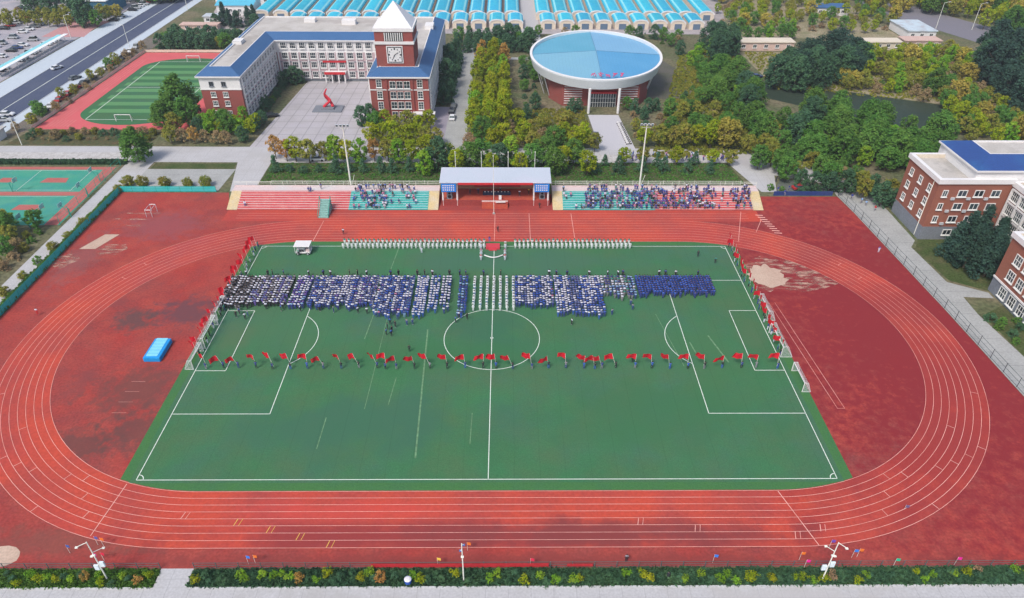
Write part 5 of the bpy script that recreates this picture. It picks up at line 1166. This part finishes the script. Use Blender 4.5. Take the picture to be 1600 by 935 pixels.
# right-hand woods
def dropin(poly, n, mind, seed):
    r_ = random.Random(seed); xs = [p[0] for p in poly]; ys = [p[1] for p in poly]; out = []; tries = 0
    while len(out) < n and tries < n*60:
        tries += 1; x, y = r_.uniform(min(xs), max(xs)), r_.uniform(min(ys), max(ys)); c = False
        for i in range(len(poly)):
            (x1, y1), (x2, y2) = poly[i-1], poly[i]
            if (y1 > y) != (y2 > y) and x < (x2-x1)*(y-y1)/(y2-y1)+x1: c = not c
        if c and all((x-a)**2+(y-b)**2 > mind*mind for a, b in out): out.append((x, y))
    return sorted(out, key=lambda p: p[0])
def pix(*pts): return [G(*p) for p in pts]
def wood(where, poly, n, mind, kinds, weights, group, s, seed, order='from left'):
    lrow(where, dropin(poly, n, mind, seed), kinds, weights, group, s, 0, 0, order)
wood('in the wood above the brick building', pix((1215, 205), (1260, 188), (1320, 180), (1400, 200), (1460, 225), (1475, 240), (1420, 285), (1330, 262), (1270, 255)), 34, 5.0, ('big', 'green', 'bright', 'bigdark'), (6, 3, 1, 1), 'leafy wood by the brick building', .88, 31)
wood('in the lower edge of the leafy wood', pix((1180, 262), (1260, 262), (1330, 290), (1395, 310), (1380, 325), (1290, 292), (1200, 282)), 16, 4.2, ('green', 'olive', 'dark', 'brown'), (3, 4, 2, 1), 'lower edge of the leafy wood', .9, 32)
wood('at the right end of the campus road', pix((1165, 240), (1200, 222), (1260, 235), (1280, 258), (1200, 262)), 9, 4.5, ('olive', 'avenue', 'green'), (4, 2, 2), 'yellowing trees at the road end', .95, 33)
wood('along the left canal bank', pix((1070, 95), (1110, 75), (1130, 100), (1165, 150), (1200, 200), (1195, 235), (1150, 200), (1100, 150)), 30, 4.8, ('big', 'green', 'bright', 'bigdark'), (4, 4, 1, 2), 'band on the left canal bank', .8, 34)
wood('in the scrub between the hall and the canal', pix((1040, 180), (1075, 130), (1110, 165), (1160, 225), (1060, 225)), 26, 3.6, ('greenbush', 'olive', 'darkbush', 'dry', 'green'), (3, 2, 3, 2, 2), 'scrub between the hall and the canal', .85, 35)
wood('in the dark stand of trees beyond the canal', pix((1205, 138), (1240, 110), (1330, 100), (1345, 128), (1290, 140), (1215, 146)), 18, 4.6, ('talldark', 'bigdark'), (3, 4), 'dark stand beyond the canal', .88, 36)
wood('in the hedge behind the pink long shed', pix((1145, 62), (1240, 62), (1240, 50), (1150, 50)), 14, 4.5, ('green', 'greenbush', 'bright'), (4, 2, 2), 'hedge behind the pink shed', .7, 37)
wood('at the right end of the market sheds', pix((1118, 70), (1145, 75), (1145, 92), (1120, 90)), 5, 4.2, ('bigdark',), (1,), 'dark trees by the sheds', .85, 38)
wood('in the dark right-edge wood', pix((1520, 110), (1600, 95), (1620, 170), (1590, 190), (1545, 140)), 22, 6.0, ('talldark', 'bigdark'), (5, 2), 'dark wood at the right edge', 1.05, 39)
wood('on the far canal bank at the right', pix((1400, 140), (1500, 130), (1600, 200), (1600, 225), (1500, 215), (1480, 180), (1430, 160)), 40, 4.4, ('olive', 'brown', 'green', 'avenue', 'yellow'), (4, 2, 2, 4, 1), 'mixed trees on the far bank', .9, 40)
tree('big', *G(1455, 150), 'wide-crowned green tree with a bare forked trunk on the dry ground', s=.85)
wood('on the near canal bank above the brick building', pix((1450, 205), (1540, 205), (1620, 210), (1640, 240), (1560, 232), (1480, 225)), 18, 5.0, ('bright', 'green', 'avenue', 'olive'), (3, 3, 2, 1), 'near bank above the brick building', .85, 41)
wood('in the dry brush field beyond the canal', pix((1300, 90), (1480, 82), (1520, 110), (1400, 150), (1320, 145), (1290, 110)), 120, 3.2, ('dry', 'avenue', 'greenbush', 'olive', 'yellow', 'bright'), (4, 5, 3, 5, 1, 2), 'brush beyond the canal', .85, 42)
wood('in the rough field behind the long sheds', pix((1130, 45), (1340, 55), (1400, 45), (1400, 0), (1110, 0)), 120, 4.4, ('dry', 'olive', 'green', 'avenue', 'yellow'), (2, 5, 2, 4, 1), 'rough field behind the long sheds', .85, 43)
wood('along the far road at the top right', pix((1330, 10), (1480, -5), (1620, -5), (1620, 60), (1560, 60), (1500, 30)), 64, 5.2, ('yellow', 'avenue', 'orange', 'big', 'olive'), (5, 4, 1.5, 2, 2), 'autumn trees along the far road', 1.25, 44)
wood('in the dark trees before the brick building', pix((1475, 395), (1500, 380), (1545, 380), (1560, 400), (1548, 440), (1515, 432)), 9, 3.2, ('cedar', 'dark', 'cedar'), (5, 1, 1), 'dark conifers before the brick building', .85, 45)
wood('behind the right end of the stand', pix((1195, 296), (1300, 292), (1300, 300), (1215, 304)), 12, 2.8, ('dark', 'darkbush', 'greenbush'), (2, 3, 2), 'bushes behind the right corner', .72, 46)
wood('between the grey yard and the brick building', pix((1290, 275), (1330, 272), (1395, 300), (1400, 330), (1370, 312)), 10, 3.2, ('dark', 'green', 'darkbush'), (2, 1, 2), 'trees left of the brick building', .72, 47)
wood('on the nearer right lawn', pix((1545, 500), (1590, 505), (1600, 540), (1575, 535)), 8, 2.0, ('greenbush', 'darkbush'), (1, 1), 'bushes on the nearer right lawn', .7, 48)
wood('on the scrub behind the round hall', pix((820, 60), (1060, 62), (1075, 75), (1060, 90), (1035, 70), (850, 56)), 18, 4.0, ('green', 'dark', 'greenbush', 'brown'), (3, 2, 2, 1), 'scrub behind the round hall', .75, 49)
# shrubs in the front bed
pts = [(x, y) for x in np.arange(-64, -44.5, 1.1) for y in (-51.2,)]+[(x, y) for x in np.arange(-38.8, 73, 1.15) for y in (-51.2,)]
lrow('in the bed along the front walk', [(x, y+rt.uniform(-.6, .9)) for x, y in pts], ('shrubgreen', 'shrubolive', 'shruborange', 'shrubdark', 'shrubbrown'), (5, 2.5, .7, 7, .6), 'shrubs in the front bed', .95, .4, .1)
# low ground cover: one object each
def cover(name, poly, n, M, hs, seed, label):
    r_ = random.Random(seed); P_ = dropin(poly, n, 0, seed); V = []; Fc = []
    for x, y in P_:
        for _ in range(4):
            a = r_.uniform(0, 6.28); h = hs*r_.uniform(.4, 1.1); w_ = hs*.55; dx, dy = w_*math.cos(a), w_*math.sin(a); ox, oy = r_.uniform(-.3, .3), r_.uniform(-.3, .3); k = len(V)
            V += [(x+ox-dx, y+oy-dy, h*.15), (x+ox+dx, y+oy+dy, h*.35), (x+ox+dx*.5+r_.uniform(-.2, .2), y+oy+dy*.5, h), (x+ox-dx*.6, y+oy-dy*.6+r_.uniform(-.2, .2), h*.85)]; Fc.append((k, k+1, k+2, k+3))
    me = bpy.data.meshes.new(name); me.from_pydata(V, [], Fc); me.materials.append(M); o = put(name, me)
    tag(o, label, 'ground cover', kind='stuff')
cover('ground_cover', [(-66, -52.1), (-44.1, -52.1), (-44.1, -49.7), (-66, -49.7)], 1600, LM['green'], .42, 1, 'dense low green planting left of the gate')
cover('ground_cover', [(-39.3, -52.1), (76, -52.1), (76, -49.7), (-39.3, -49.7)], 8000, LM['dark'], .42, 2, 'dense low green planting right of the gate')
cover('hedge', [(-100.1, -60), (-98.7, -60), (-98.7, 61.5), (-100.1, 61.5)], 2600, LM['green'], .9, 3, 'low clipped hedge beside the turquoise fence')
cover('hedge', [(-150, 78.5), (-104.8, 78.5), (-104.8, 80.2), (-150, 80.2)], 1200, LM['dark'], 1.0, 4, 'dark hedge between courts and campus road')
cover('undergrowth', pix((1020, 250), (1060, 90), (1140, 60), (1200, 240)), 3500, LM['olive'], .9, 5, 'rough undergrowth around the round hall and canal')
cover('undergrowth', [(98, 142), (190, 120), (190, 186), (100, 186)], 3000, LM['olive'], .7, 6, 'dry brush covering the field beyond the canal')
cover('undergrowth', [(-8, 92), (29, 92), (29, 122), (4, 122), (4, 176), (-8, 176)], 2600, LM['olive'], .7, 7, 'rough undergrowth between the avenue and the round hall')
cover('lawn_cover', [(-63, 67), (67, 67), (65, 79.5), (-63, 79.5)], 2600, LM['green'], .40, 8, 'low planting on the lawn behind the grandstands')
plant_all()
# ------------------------------------------------------------ people
m_skin = mat('skin', (.42, .24, .16), fine=0); m_hair = mat('hair', (.02, .016, .014), fine=0); m_shoe = mat('shoe', (.35, .35, .36), fine=0)
CL = {'white': (.70, .71, .82), 'navy': (.045, .065, .26), 'royal': (.045, .12, .48), 'black': (.03, .03, .04), 'grey': (.26, .25, .29), 'pink': (.55, .22, .36), 'red': (.55, .04, .05), 'teal': (.04, .26, .22), 'slate': (.14, .18, .36), 'deepblue': (.025, .07, .30), 'sky': (.26, .42, .66), 'beige': (.5, .42, .28), 'purple': (.18, .12, .42), 'yellow': (.7, .5, .1)}
CNAME = {'deepblue': 'deep blue', 'slate': 'slate blue'}
CL['bright'] = (.80, .82, .84)
CM = {k: mat('cloth_'+k, v, fine=0) for k, v in CL.items()}
def skeleton(pose):
    """joints: name -> (x, y, z, radius); the figure faces -y"""
    J = {'pelvis': (0, 0, .93, .135), 'waist': (0, 0, 1.08, .12), 'chest': (0, .01, 1.32, .155), 'neck': (0, .0, 1.47, .055), 'jaw': (0, -.01, 1.56, .075), 'head': (0, -.005, 1.65, .10), 'crown': (0, .01, 1.72, .075)}
    for s, n in ((1, 'l'), (-1, 'r')):
        J['hip'+n] = (s*.09, 0, .88, .095); J['knee'+n] = (s*.10, -.01, .50, .065); J['ankle'+n] = (s*.10, .02, .09, .045); J['toe'+n] = (s*.11, -.12, .045, .04)
        J['sh'+n] = (s*.19, .01, 1.40, .06); J['el'+n] = (s*.25, .03, 1.13, .045); J['wr'+n] = (s*.25, -.03, .88, .033); J['ha'+n] = (s*.25, -.05, .80, .036)
    if pose == 'flag':
        J['ell'] = (.24, -.10, 1.18, .045); J['wrl'] = (.10, -.27, 1.22, .033); J['hal'] = (.05, -.30, 1.24, .036)
        J['elr'] = (-.24, -.08, 1.15, .045); J['wrr'] = (-.08, -.27, 1.02, .033); J['har'] = (-.01, -.30, 1.00, .036); J['kneel'] = (.13, -.05, .50, .065)
    if pose == 'sit':
        for s, n in ((1, 'l'), (-1, 'r')):
            J['knee'+n] = (s*.12, -.42, .50, .065); J['ankle'+n] = (s*.12, -.40, .09, .045); J['toe'+n] = (s*.12, -.53, .045, .04); J['el'+n] = (s*.24, -.08, .85, .045); J['wr'+n] = (s*.14, -.30, .68, .033); J['ha'+n] = (s*.12, -.38, .64, .036); J['hip'+n] = (s*.09, 0, .50, .095); J['sh'+n] = (s*.19, 0, 1.02, .06)
        for k in ('pelvis', 'waist', 'chest', 'neck', 'jaw', 'head', 'crown'): x, y, z, r = J[k]; J[k] = (x, y, z-.40, r)
    if pose == 'walk':
        J['kneel'] = (.10, -.16, .52, .065); J['anklel'] = (.10, -.22, .10, .045); J['toel'] = (.10, -.36, .06, .04); J['kneer'] = (-.10, .10, .50, .065); J['ankler'] = (-.10, .30, .14, .045); J['toer'] = (-.10, .20, .05, .04)
        J['wrl'] = (.25, .16, .92, .033); J['hal'] = (.25, .20, .85, .036); J['wrr'] = (-.25, -.20, .95, .033); J['har'] = (-.25, -.27, .90, .036)
    E_ = [('pelvis', 'waist'), ('waist', 'chest'), ('chest', 'neck'), ('neck', 'jaw'), ('jaw', 'head'), ('head', 'crown')]
    for n in 'lr': E_ += [('pelvis', 'hip'+n), ('hip'+n, 'knee'+n), ('knee'+n, 'ankle'+n), ('ankle'+n, 'toe'+n), ('chest', 'sh'+n), ('sh'+n, 'el'+n), ('el'+n, 'wr'+n), ('wr'+n, 'ha'+n)]
    return J, E_
def seg_of(p, J, E_):
    best, bn = 1e9, None
    for a, b in E_:
        A, B = Vector(J[a][:3]), Vector(J[b][:3]); d = B-A; t = max(0, min(1, (p-A).dot(d)/d.length_squared)); q_ = (p-(A+d*t)).length-(J[a][3]*(1-t)+J[b][3]*t)
        if q_ < best: best, bn = q_, (a, b)
    return bn
BASE = {}
def body_base(pose, sub):
    if (pose, sub) in BASE: return BASE[pose, sub]
    J, E_ = skeleton(pose); names = list(J); me = bpy.data.meshes.new('sk')
    me.from_pydata([J[n][:3] for n in names], [(names.index(a), names.index(b)) for a, b in E_], []); ob = bpy.data.objects.new('sk', me); C.objects.link(ob)
    md = ob.modifiers.new('s', 'SKIN'); md.use_smooth_shade = True
    for i, n in enumerate(names):
        sv = me.skin_vertices[0].data[i]; r = J[n][3]; sv.radius = (r, r*(.72 if n in ('chest', 'waist', 'pelvis') else 1)); sv.use_root = (n == 'pelvis')
    if sub: s_ = ob.modifiers.new('d', 'SUBSURF'); s_.levels = sub; s_.render_levels = sub
    dg = bpy.context.evaluated_depsgraph_get(); dg.update()
    em = bpy.data.meshes.new_from_object(ob.evaluated_get(dg)); bpy.data.objects.remove(ob)
    V = [tuple(v.co) for v in em.vertices]; Fc = [tuple(p.vertices) for p in em.polygons]; idx = []
    for p in em.polygons:
        a, b = seg_of(p.center, J, E_); c = p.center
        if a in ('jaw', 'head') or b in ('jaw',): k = 4 if (c.z > J['head'][2]+.0 or (c.y > .0 and c.z > J['jaw'][2]-.02)) else 3
        elif b.startswith('ha'): k = 3
        elif b.startswith('toe'): k = 2
        elif a.startswith('hip') or a.startswith('knee') or b.startswith('hip') : k = 1
        else: k = 1 if pose == 'stand' and c.z < 1.2 else 0
        idx.append(k)
    bpy.data.meshes.remove(em)
    BASE[pose, sub] = (V, Fc, idx); return BASE[pose, sub]
PMESH = {}
def person_mesh(pose, shirt, trou, sub=1):
    key = (pose, shirt, trou, sub)
    if key not in PMESH:
        V, Fc, idx = body_base(pose, sub); me = bpy.data.meshes.new('person'); me.from_pydata(V, [], Fc)
        for M in (CM[shirt], CM[trou], m_shoe, m_skin, m_hair): me.materials.append(M)
        me.polygons.foreach_set('material_index', idx); me.shade_smooth(); PMESH[key] = me
    return PMESH[key]
PEOPLE = []      # (x, y, z, rz, pose, shirt, trousers, label, group, forced)
rp_ = random.Random(99)
def P_(x, y, z, rz, pose, sh, tr, label, group=None, forced=False): PEOPLE.append((x, y, z, rz, pose, sh, tr, label, group, forced))
zt = .06
FLAGS = []
# flag bearers: near row
xr = []
for px in (323, 350, 373, 401, 427, 455, 481, 506, 534, 561, 590, 603, 620, 648, 672, 699, 727, 755, 775, 801, 831, 857, 884, 912, 929, 940, 962, 992, 1018, 1046, 1074, 1100, 1128, 1158, 1181, 1214): xr.append(px)
for i, px in enumerate(xr):
    x, y = G(px, 577); cs = rp_.choice(('black', 'navy', 'grey', 'navy', 'black', 'royal')); tr = rp_.choice(('navy', 'black', 'royal', 'grey'))
    P_(x, y+rp_.uniform(-.2, .2), zt, R(180+rp_.uniform(-20, 20)), 'flag', cs, tr, f'flag bearer in {cs}, near row across the pitch, {nth(i+1)} from the left', 'flag bearers in the near row', True)
    FLAGS.append((x, y, f'red flag held in the near row across the pitch, {nth(i+1)} from the left', 'red flags of the near row'))
for side, nm in ((-1, 'left'), (1, 'right')):
    n = 20
    for i in range(n):
        y = -5.2+i*2.06+rp_.uniform(-.3, .3); x = side*54.3+rp_.uniform(-.3, .3)
        P_(x, y, zt, R(90*side+rp_.uniform(-20, 20)), 'flag', rp_.choice(('navy', 'black', 'teal', 'grey')), rp_.choice(('navy', 'black', 'white')), f'flag bearer standing along the {nm} goal line, {nth(i+1)} from the near end', f'flag bearers along the {nm} goal line', True)
        FLAGS.append((x, y, f'red flag held along the {nm} goal line, {nth(i+1)} from the near end', f'red flags along the {nm} goal line'))
# school blocks: (x0, x1, y_front, y_back, file spacing, rank spacing, colours, name)
W_ = 'white'
BL = [(-55.6, -50.6, 9.0, 19.8, .70, .84, [('grey', 'black', 3), ('white', 'black', 4), ('black', 'grey', 1.5)], 'grey and black block at the left end'),
      (-49.8, -42.0, 9.6, 19.8, .66, .84, [('white', 'black', 5), ('grey', 'black', 2.5), ('slate', 'purple', 3), ('pink', 'black', .3)], 'black and white block near the left'),
      (-41.3, -38.2, 8.6, 19.8, .66, .84, [('sky', 'navy', 1), ('purple', 'navy', 2), ('white', 'navy', 3)], 'mixed block left of the box line'),
      (-37.6, -24.4, 9.2, 19.8, .62, .80, [('white', 'navy', 6), ('navy', 'white', 1), ('slate', 'navy', 3), ('royal', 'navy', 2), ('purple', 'navy', .8)], 'broad navy block left of centre'),
      (-23.8, -16.4, 6.0, 19.8, .62, .80, [('white', 'royal', 4), ('white', 'navy', 2), ('royal', 'navy', 3), ('purple', 'navy', .8), ('pink', 'navy', .3), ('navy', 'sky', 2), ('slate', 'navy', 2)], 'deep blue block left of centre'),
      (-15.8, -13.9, 5.6, 19.8, .62, .80, [('white', 'royal', 4), ('royal', 'navy', 1)], 'narrow blue files left of centre'),
      (-12.9, -11.3, 7.6, 19.8, .7, .9, [('white', 'royal', 4), ('royal', 'navy', 1)], 'separate blue files left of centre'),
      (-10.5, -9.1, 8.0, 19.8, .7, 1.0, [('white', 'navy', 3), ('royal', 'navy', 1)], 'last blue files before the white formation'),
      (-6.9, -5.6, 6.2, 19.8, .65, .95, [('navy', 'royal', 2), ('sky', 'navy', 1.5)], 'navy files touching the white formation'),
      (4.9, 12.7, 9.4, 19.8, .62, .80, [('white', 'navy', 5), ('royal', 'navy', 3), ('slate', 'navy', 2.5), ('pink', 'navy', .3)], 'first block right of white formation'),
      (13.2, 22.6, 6.4, 19.8, .62, .80, [('white', 'royal', 3.5), ('white', 'navy', 3), ('royal', 'navy', 3), ('slate', 'navy', 2), ('red', 'navy', .12)], 'deep blue block right of centre'),
      (23.2, 30.2, 12.6, 19.8, .72, .95, [('white', 'grey', 3), ('teal', 'grey', 1), ('sky', 'navy', 2), ('navy', 'grey', 1)], 'loose mixed block right of centre'),
      (30.7, 46.8, 13.4, 19.8, .60, .78, [('royal', 'navy', 5), ('deepblue', 'navy', 5), ('navy', 'navy', 2)], 'royal blue block at the right end')]
for x0, x1, yf, yb, sx, sy, cols, nm in BL:
    nf = int((x1-x0)/sx)+1
    for f in range(nf):
        y = yb+rp_.uniform(-.1, .1); end = yf+rp_.uniform(-.5, 1.2); col = []; x = x0+f*sx
        fc_ = rp_.choices(cols, [c[2] for c in cols])[0]
        while y > end: col.append(y); y -= sy*rp_.uniform(.94, 1.06)
        n = len(col)
        for k, yy in enumerate(col):
            if rp_.random() < .02: continue
            c = fc_ if rp_.random() < .45 else rp_.choices(cols, [c[2] for c in cols])[0]
            P_(x+rp_.uniform(-.09, .09), yy, zt, R(180+rp_.uniform(-15, 15)), 'stand', c[0], c[1], f'student in {CNAME.get(c[0], c[0])}, {nth(f+1)} file, {nth(n-k)} from near end, {nm}', f'students of the {nm}')
# central formation in white
for f in range(7):
    for k in range(12):
        P_(-3.9+f*1.36+rp_.uniform(-.05, .05), 9.0+k*.98, zt, R(180), 'stand', 'bright', 'sky' if rp_.random() < .4 else 'bright', f'student in white, open white formation, {nth(f+1)} file from left, {nth(k+1)} from near end', 'white formation above the centre circle')
# stragglers and teachers near the blocks
for (px, py) in ((610, 508), (606, 516), (613, 520), (604, 524), (618, 512), (612, 526), (375, 492), (388, 495), (560, 490), (574, 491), (645, 508), (712, 505), (718, 498), (893, 508), (956, 493), (988, 485), (985, 478), (730, 500), (522, 489), (470, 487), (384, 500), (370, 497), (440, 487), (636, 509), (500, 487)):
    x, y = G(px, py); a, b = rp_.choice((('black', 'black'), ('white', 'black'), ('grey', 'navy'), ('royal', 'black'))); P_(x, y, zt, R(rp_.uniform(0, 360)), 'stand', a, b, f'person in {a} standing loose on the turf below the student blocks', 'people standing below the blocks', True)
for px in range(390, 1110, 13):
    if rp_.random() < .45: continue
    x, y = G(px+rp_.uniform(-4, 4), 432); P_(x, y, zt, R(rp_.uniform(0, 360)), 'stand', rp_.choice(('black', 'navy', 'white')), 'black', 'teacher standing behind the student blocks', 'teachers behind the blocks')
ones = [(537, 367, 'white', 'black', 'person in white top alone on the far left of the track'), (778, 363, 'black', 'black', 'person in black on the far track below the stage'), (640, 550, 'black', 'black', 'person in black alone on the turf left of the centre circle'), (1090, 402, 'black', 'black', 'person in black on the turf near the far right corner'),
        (1117, 412, 'teal', 'black', 'person in teal near the far right corner flag'), (988, 567, 'black', 'black', 'person in black standing beside the near flag row right of centre'), (659, 396, 'white', 'white', 'person in white standing just below the band'), (843, 326, 'black', 'black', 'person in black at the right foot of the stage'), (60, 493, 'white', 'red', 'person in white on the left bend of the track'),
        (1372, 395, 'purple', 'white', 'person in purple at the right fence of the stadium'), (765, 382, 'navy', 'purple', 'speaker in navy on the small red podium'), (465, 393, 'black', 'grey', 'person in black left of the white sound cart'), (467, 400, 'teal', 'black', 'person in teal left of the white sound cart'), (470, 396, 'black', 'black', 'second person in black beside the sound cart'),
        (1212, 285, 'black', 'black', 'person in black behind the right end of the stand'), (978, 878, 'grey', 'black', 'person in grey behind the front fence right of centre'), (1043, 905, 'black', 'black', 'person in black standing in the hedge bed at the front')]
for px, py, a, b, lab in ones: P_(*G(px, py), zt if py != 382 else .57, R(180), 'stand' if py != 363 else 'walk', a, b, lab, None, True)
for sx, nm in ((-2.9, 'left'), (2.5, 'right')):
    for k in range(3): P_(sx, 28.2+k*1.25, zt, 0, 'stand', ('red', 'white', 'pink')[k], 'white', f'dancer in {("red", "white", "pink")[k]} in the short {nm} column at the white cloth', None, True)
for sx, nm in ((-3.0, 'left'), (2.6, 'right')):
    for k in range(2): P_(sx, 32.8+k*1.2, zt, 0, 'stand', 'white', ('white', 'beige')[k], f'guard in white beside the red podium, {nm} side, {("near", "far")[k]} one', None, True)
# band lines along the far touchline
for (x0, x1, nm) in ((-34.7, -2.2, 'left'), (4.9, 32.2, 'right')):
    for r_i, (y, sp, a, b) in enumerate(((33.2, .98, 'bright', 'bright'), (35.0, .98, 'teal', 'bright'))):
        for k in range(int((x1-x0)/sp)+1): P_(x0+k*sp, y+rp_.uniform(-.1, .1), zt, R(rp_.uniform(-10, 10)), 'stand', a, b, f'band member in {"white" if a == "bright" else a}, {nm} half, {("near", "far")[r_i]} rank, {nth(k+1)} from the left', f'{("near", "far")[r_i]} rank of the {nm} band line')
# spectators on the stands
def seats(x0, x1, dens, cols, nm, dwn=.0):
    for i in range(9):
        zr = .29*(min(i, 7)+1); y = 51.9+.74*min(i, 7)+.45 if i < 8 else 58.6
        x = x0
        while x < x1:
            if rp_.random() < dens(x, i):
                c = rp_.choice(cols); st_ = i == 8 or rp_.random() < .15
                P_(x, y, zr+(.06 if i == 8 else .03), R(rp_.uniform(-20, 20)), 'stand' if st_ else 'sit', c, rp_.choice(('navy', 'black', 'grey')), f'spectator on the {nm} grandstand', f'spectators on the {nm} grandstand')
            x += .62*rp_.uniform(.9, 1.1)
seats(-64.5, -17.5, lambda x, i: .008+(.10 if x < -60 and i < 3 else 0)+(.27 if -36 < x < -20 else 0)+(.35 if -31 < x < -28 else 0)+(.12 if i == 0 and x > -38 else 0)+(.12 if i == 7 and -50 < x < -42 else 0), ('navy', 'black', 'white', 'royal', 'sky', 'pink'), 'left')
seats(17.5, 65.3, lambda x, i: (.05 if x < 23 else .60 if x < 40 else .62 if x < 55.5 else .10 if x < 60 else .55)+(.2 if i == 0 else 0)-(.35 if i == 8 else 0), ('navy', 'royal', 'white', 'black', 'purple', 'navy', 'navy', 'sky', 'pink', 'teal'), 'right')
for i, (x, y) in enumerate(((-11.0, 56.2), (8.6, 57.5), (6.2, 56.4), (-4.4, 57.6), (1.3, 58.4), (-6.5, 57.5))): P_(x, y, 1.56, 0, 'stand', ('black', 'yellow', 'white', 'navy', 'grey', 'black')[i], 'black', f'person in {("black", "yellow", "white", "navy", "grey", "black")[i]} on the stage floor, {nth(i+1)} listed beside the head table' if 0 else f'person in {("black", "yellow", "white", "navy", "grey", "black")[i]} standing on the stage, {("far left beside the loudspeaker", "right of the head table", "just right of the table front", "left end of the head table", "behind the head table", "left of the head table")[i]}', None, True)
# passers-by along the campus road
for i in range(46):
    x = rp_.uniform(38, 70); P_(x, rp_.uniform(80.6, 84.6), .05, R(rp_.uniform(0, 360)), 'walk', rp_.choice(('white', 'royal', 'navy', 'purple', 'pink', 'sky')), 'navy', 'pupil walking on the campus road behind the right grandstand', 'pupils on the campus road')
for i in range(14): P_(rp_.uniform(-50, 10), rp_.uniform(80.6, 84.6), .05, R(rp_.uniform(0, 360)), 'walk', rp_.choice(('white', 'royal', 'navy', 'black')), 'navy', 'pupil walking on the campus road behind the left grandstand', 'pupils on the campus road')
for px, py in ((1215, 300), (1225, 306), (1232, 298), (1308, 300), (1312, 306), (1330, 312), (1345, 318), (1352, 322), (1366, 330)): P_(*G(px, py), .05, R(rp_.uniform(0, 360)), 'walk', rp_.choice(('white', 'sky', 'red', 'navy')), 'grey', 'person walking by the far right corner of the stadium', 'walkers by the far right corner')
# the 300 that show largest are objects of their own, the rest is one crowd
forced = [p for p in PEOPLE if p[9]]; rest = sorted([p for p in PEOPLE if not p[9]], key=lambda p: (Vector(p[:3])-Vector(CAM)).length)
ind = forced+rest[:max(0, 300-len(forced))]; crowd = rest[max(0, 300-len(forced)):]
for x, y, z, rz, pose, a, b, lab, grp, _ in ind:
    o = put('person', person_mesh(pose, a, b), None, (x, y, z), rz); s = rp_.uniform(.95, 1.05); o.scale = (s*1.04, s*1.04, s); tag(o, lab, 'person', grp)
byc = {}; VV = []; FF = []; MI = []; mats_ = list(CM)+['shoe', 'skin', 'hair']; off = 0
for x, y, z, rz, pose, a, b, lab, grp, _ in crowd:
    V, Fc, idx = body_base(pose, 0); ca, sa = math.cos(rz), math.sin(rz); s = rp_.uniform(.93, 1.05); A = np.array(V)*s
    A[:, :2] *= 1.0
    VV.append(np.stack([x+A[:, 0]*ca-A[:, 1]*sa, y+A[:, 0]*sa+A[:, 1]*ca, z+A[:, 2]], 1)); FF += [tuple(off+i for i in f) for f in Fc]; off += len(V)
    mp = [mats_.index(a), mats_.index(b), len(mats_)-3, len(mats_)-2, len(mats_)-1]; MI += [mp[i] for i in idx]
me = bpy.data.meshes.new('crowd'); me.from_pydata(np.concatenate(VV).tolist(), [], FF)
for n in CM: me.materials.append(CM[n])
for M in (m_shoe, m_skin, m_hair): me.materials.append(M)
me.polygons.foreach_set('material_index', MI); me.shade_smooth()
tag(put('crowd', me), 'dense crowd of students in blocks on the turf, band lines and spectators on the stands', 'crowd', kind='stuff')
print('PEOPLE', len(PEOPLE), len(forced), len(crowd))
# flags
m_flag = mat('flag_red', (.62, .012, .03), fine=.05, rough=.6)
def flag_mesh(v):
    r_ = random.Random(v); p = MB(); p.tube((0, 0, 0), (-.25, -.1, 2.7), .028, .022, m_pole, 5)
    V = []; n, m_ = 9, 6; L__ = 1.5; Hh = 1.15; ph = r_.uniform(0, 6); dr = r_.uniform(.1, .5)
    for j in range(m_+1):
        for i in range(n+1):
            u, w = i/n, j/m_; V.append((-.24+.02*(1-w)-u*L__*(.9-.1*w), -.1+.16*math.sin(u*7+ph+w)*u**.6+.35*u*(1-w), 1.62+w*Hh-dr*u*u+.10*math.sin(u*6+ph*2)*u))
    Fc = [(j*(n+1)+i, j*(n+1)+i+1, (j+1)*(n+1)+i+1, (j+1)*(n+1)+i) for j in range(m_) for i in range(n)]
    me = bpy.data.meshes.new('cloth'); me.from_pydata(V, [], Fc); me.materials.append(m_flag); me.shade_smooth()
    return p.mesh('pole'), me
FM = [flag_mesh(i) for i in range(5)]
for i, (x, y, lab, grp) in enumerate(FLAGS):
    pm, cm_ = FM[rp_.randrange(5)]; side = lab.split('along the ')[1].split()[0] if 'along the' in lab else 'near'
    rz = R({'near': rp_.uniform(-35, 25), 'left': rp_.uniform(-45, 20), 'right': -70+rp_.uniform(-35, 35)}[side])
    hd = {'near': (0, .33), 'left': (-.33, 0), 'right': (.33, 0)}[side]
    t = thing('flag', lab, 'flag', (x+hd[0], y+hd[1], .35), rz, grp)
    if side == 'near': t.rotation_euler = (rp_.uniform(-.1, .15), rp_.uniform(-.25, .15), rz)
    if side != 'near': t.scale = (1.1, 1.1, 1.05)
    else: t.scale = (1.25, 1.25, 1.1)
    put('pole', pm, t); put('cloth', cm_, t)
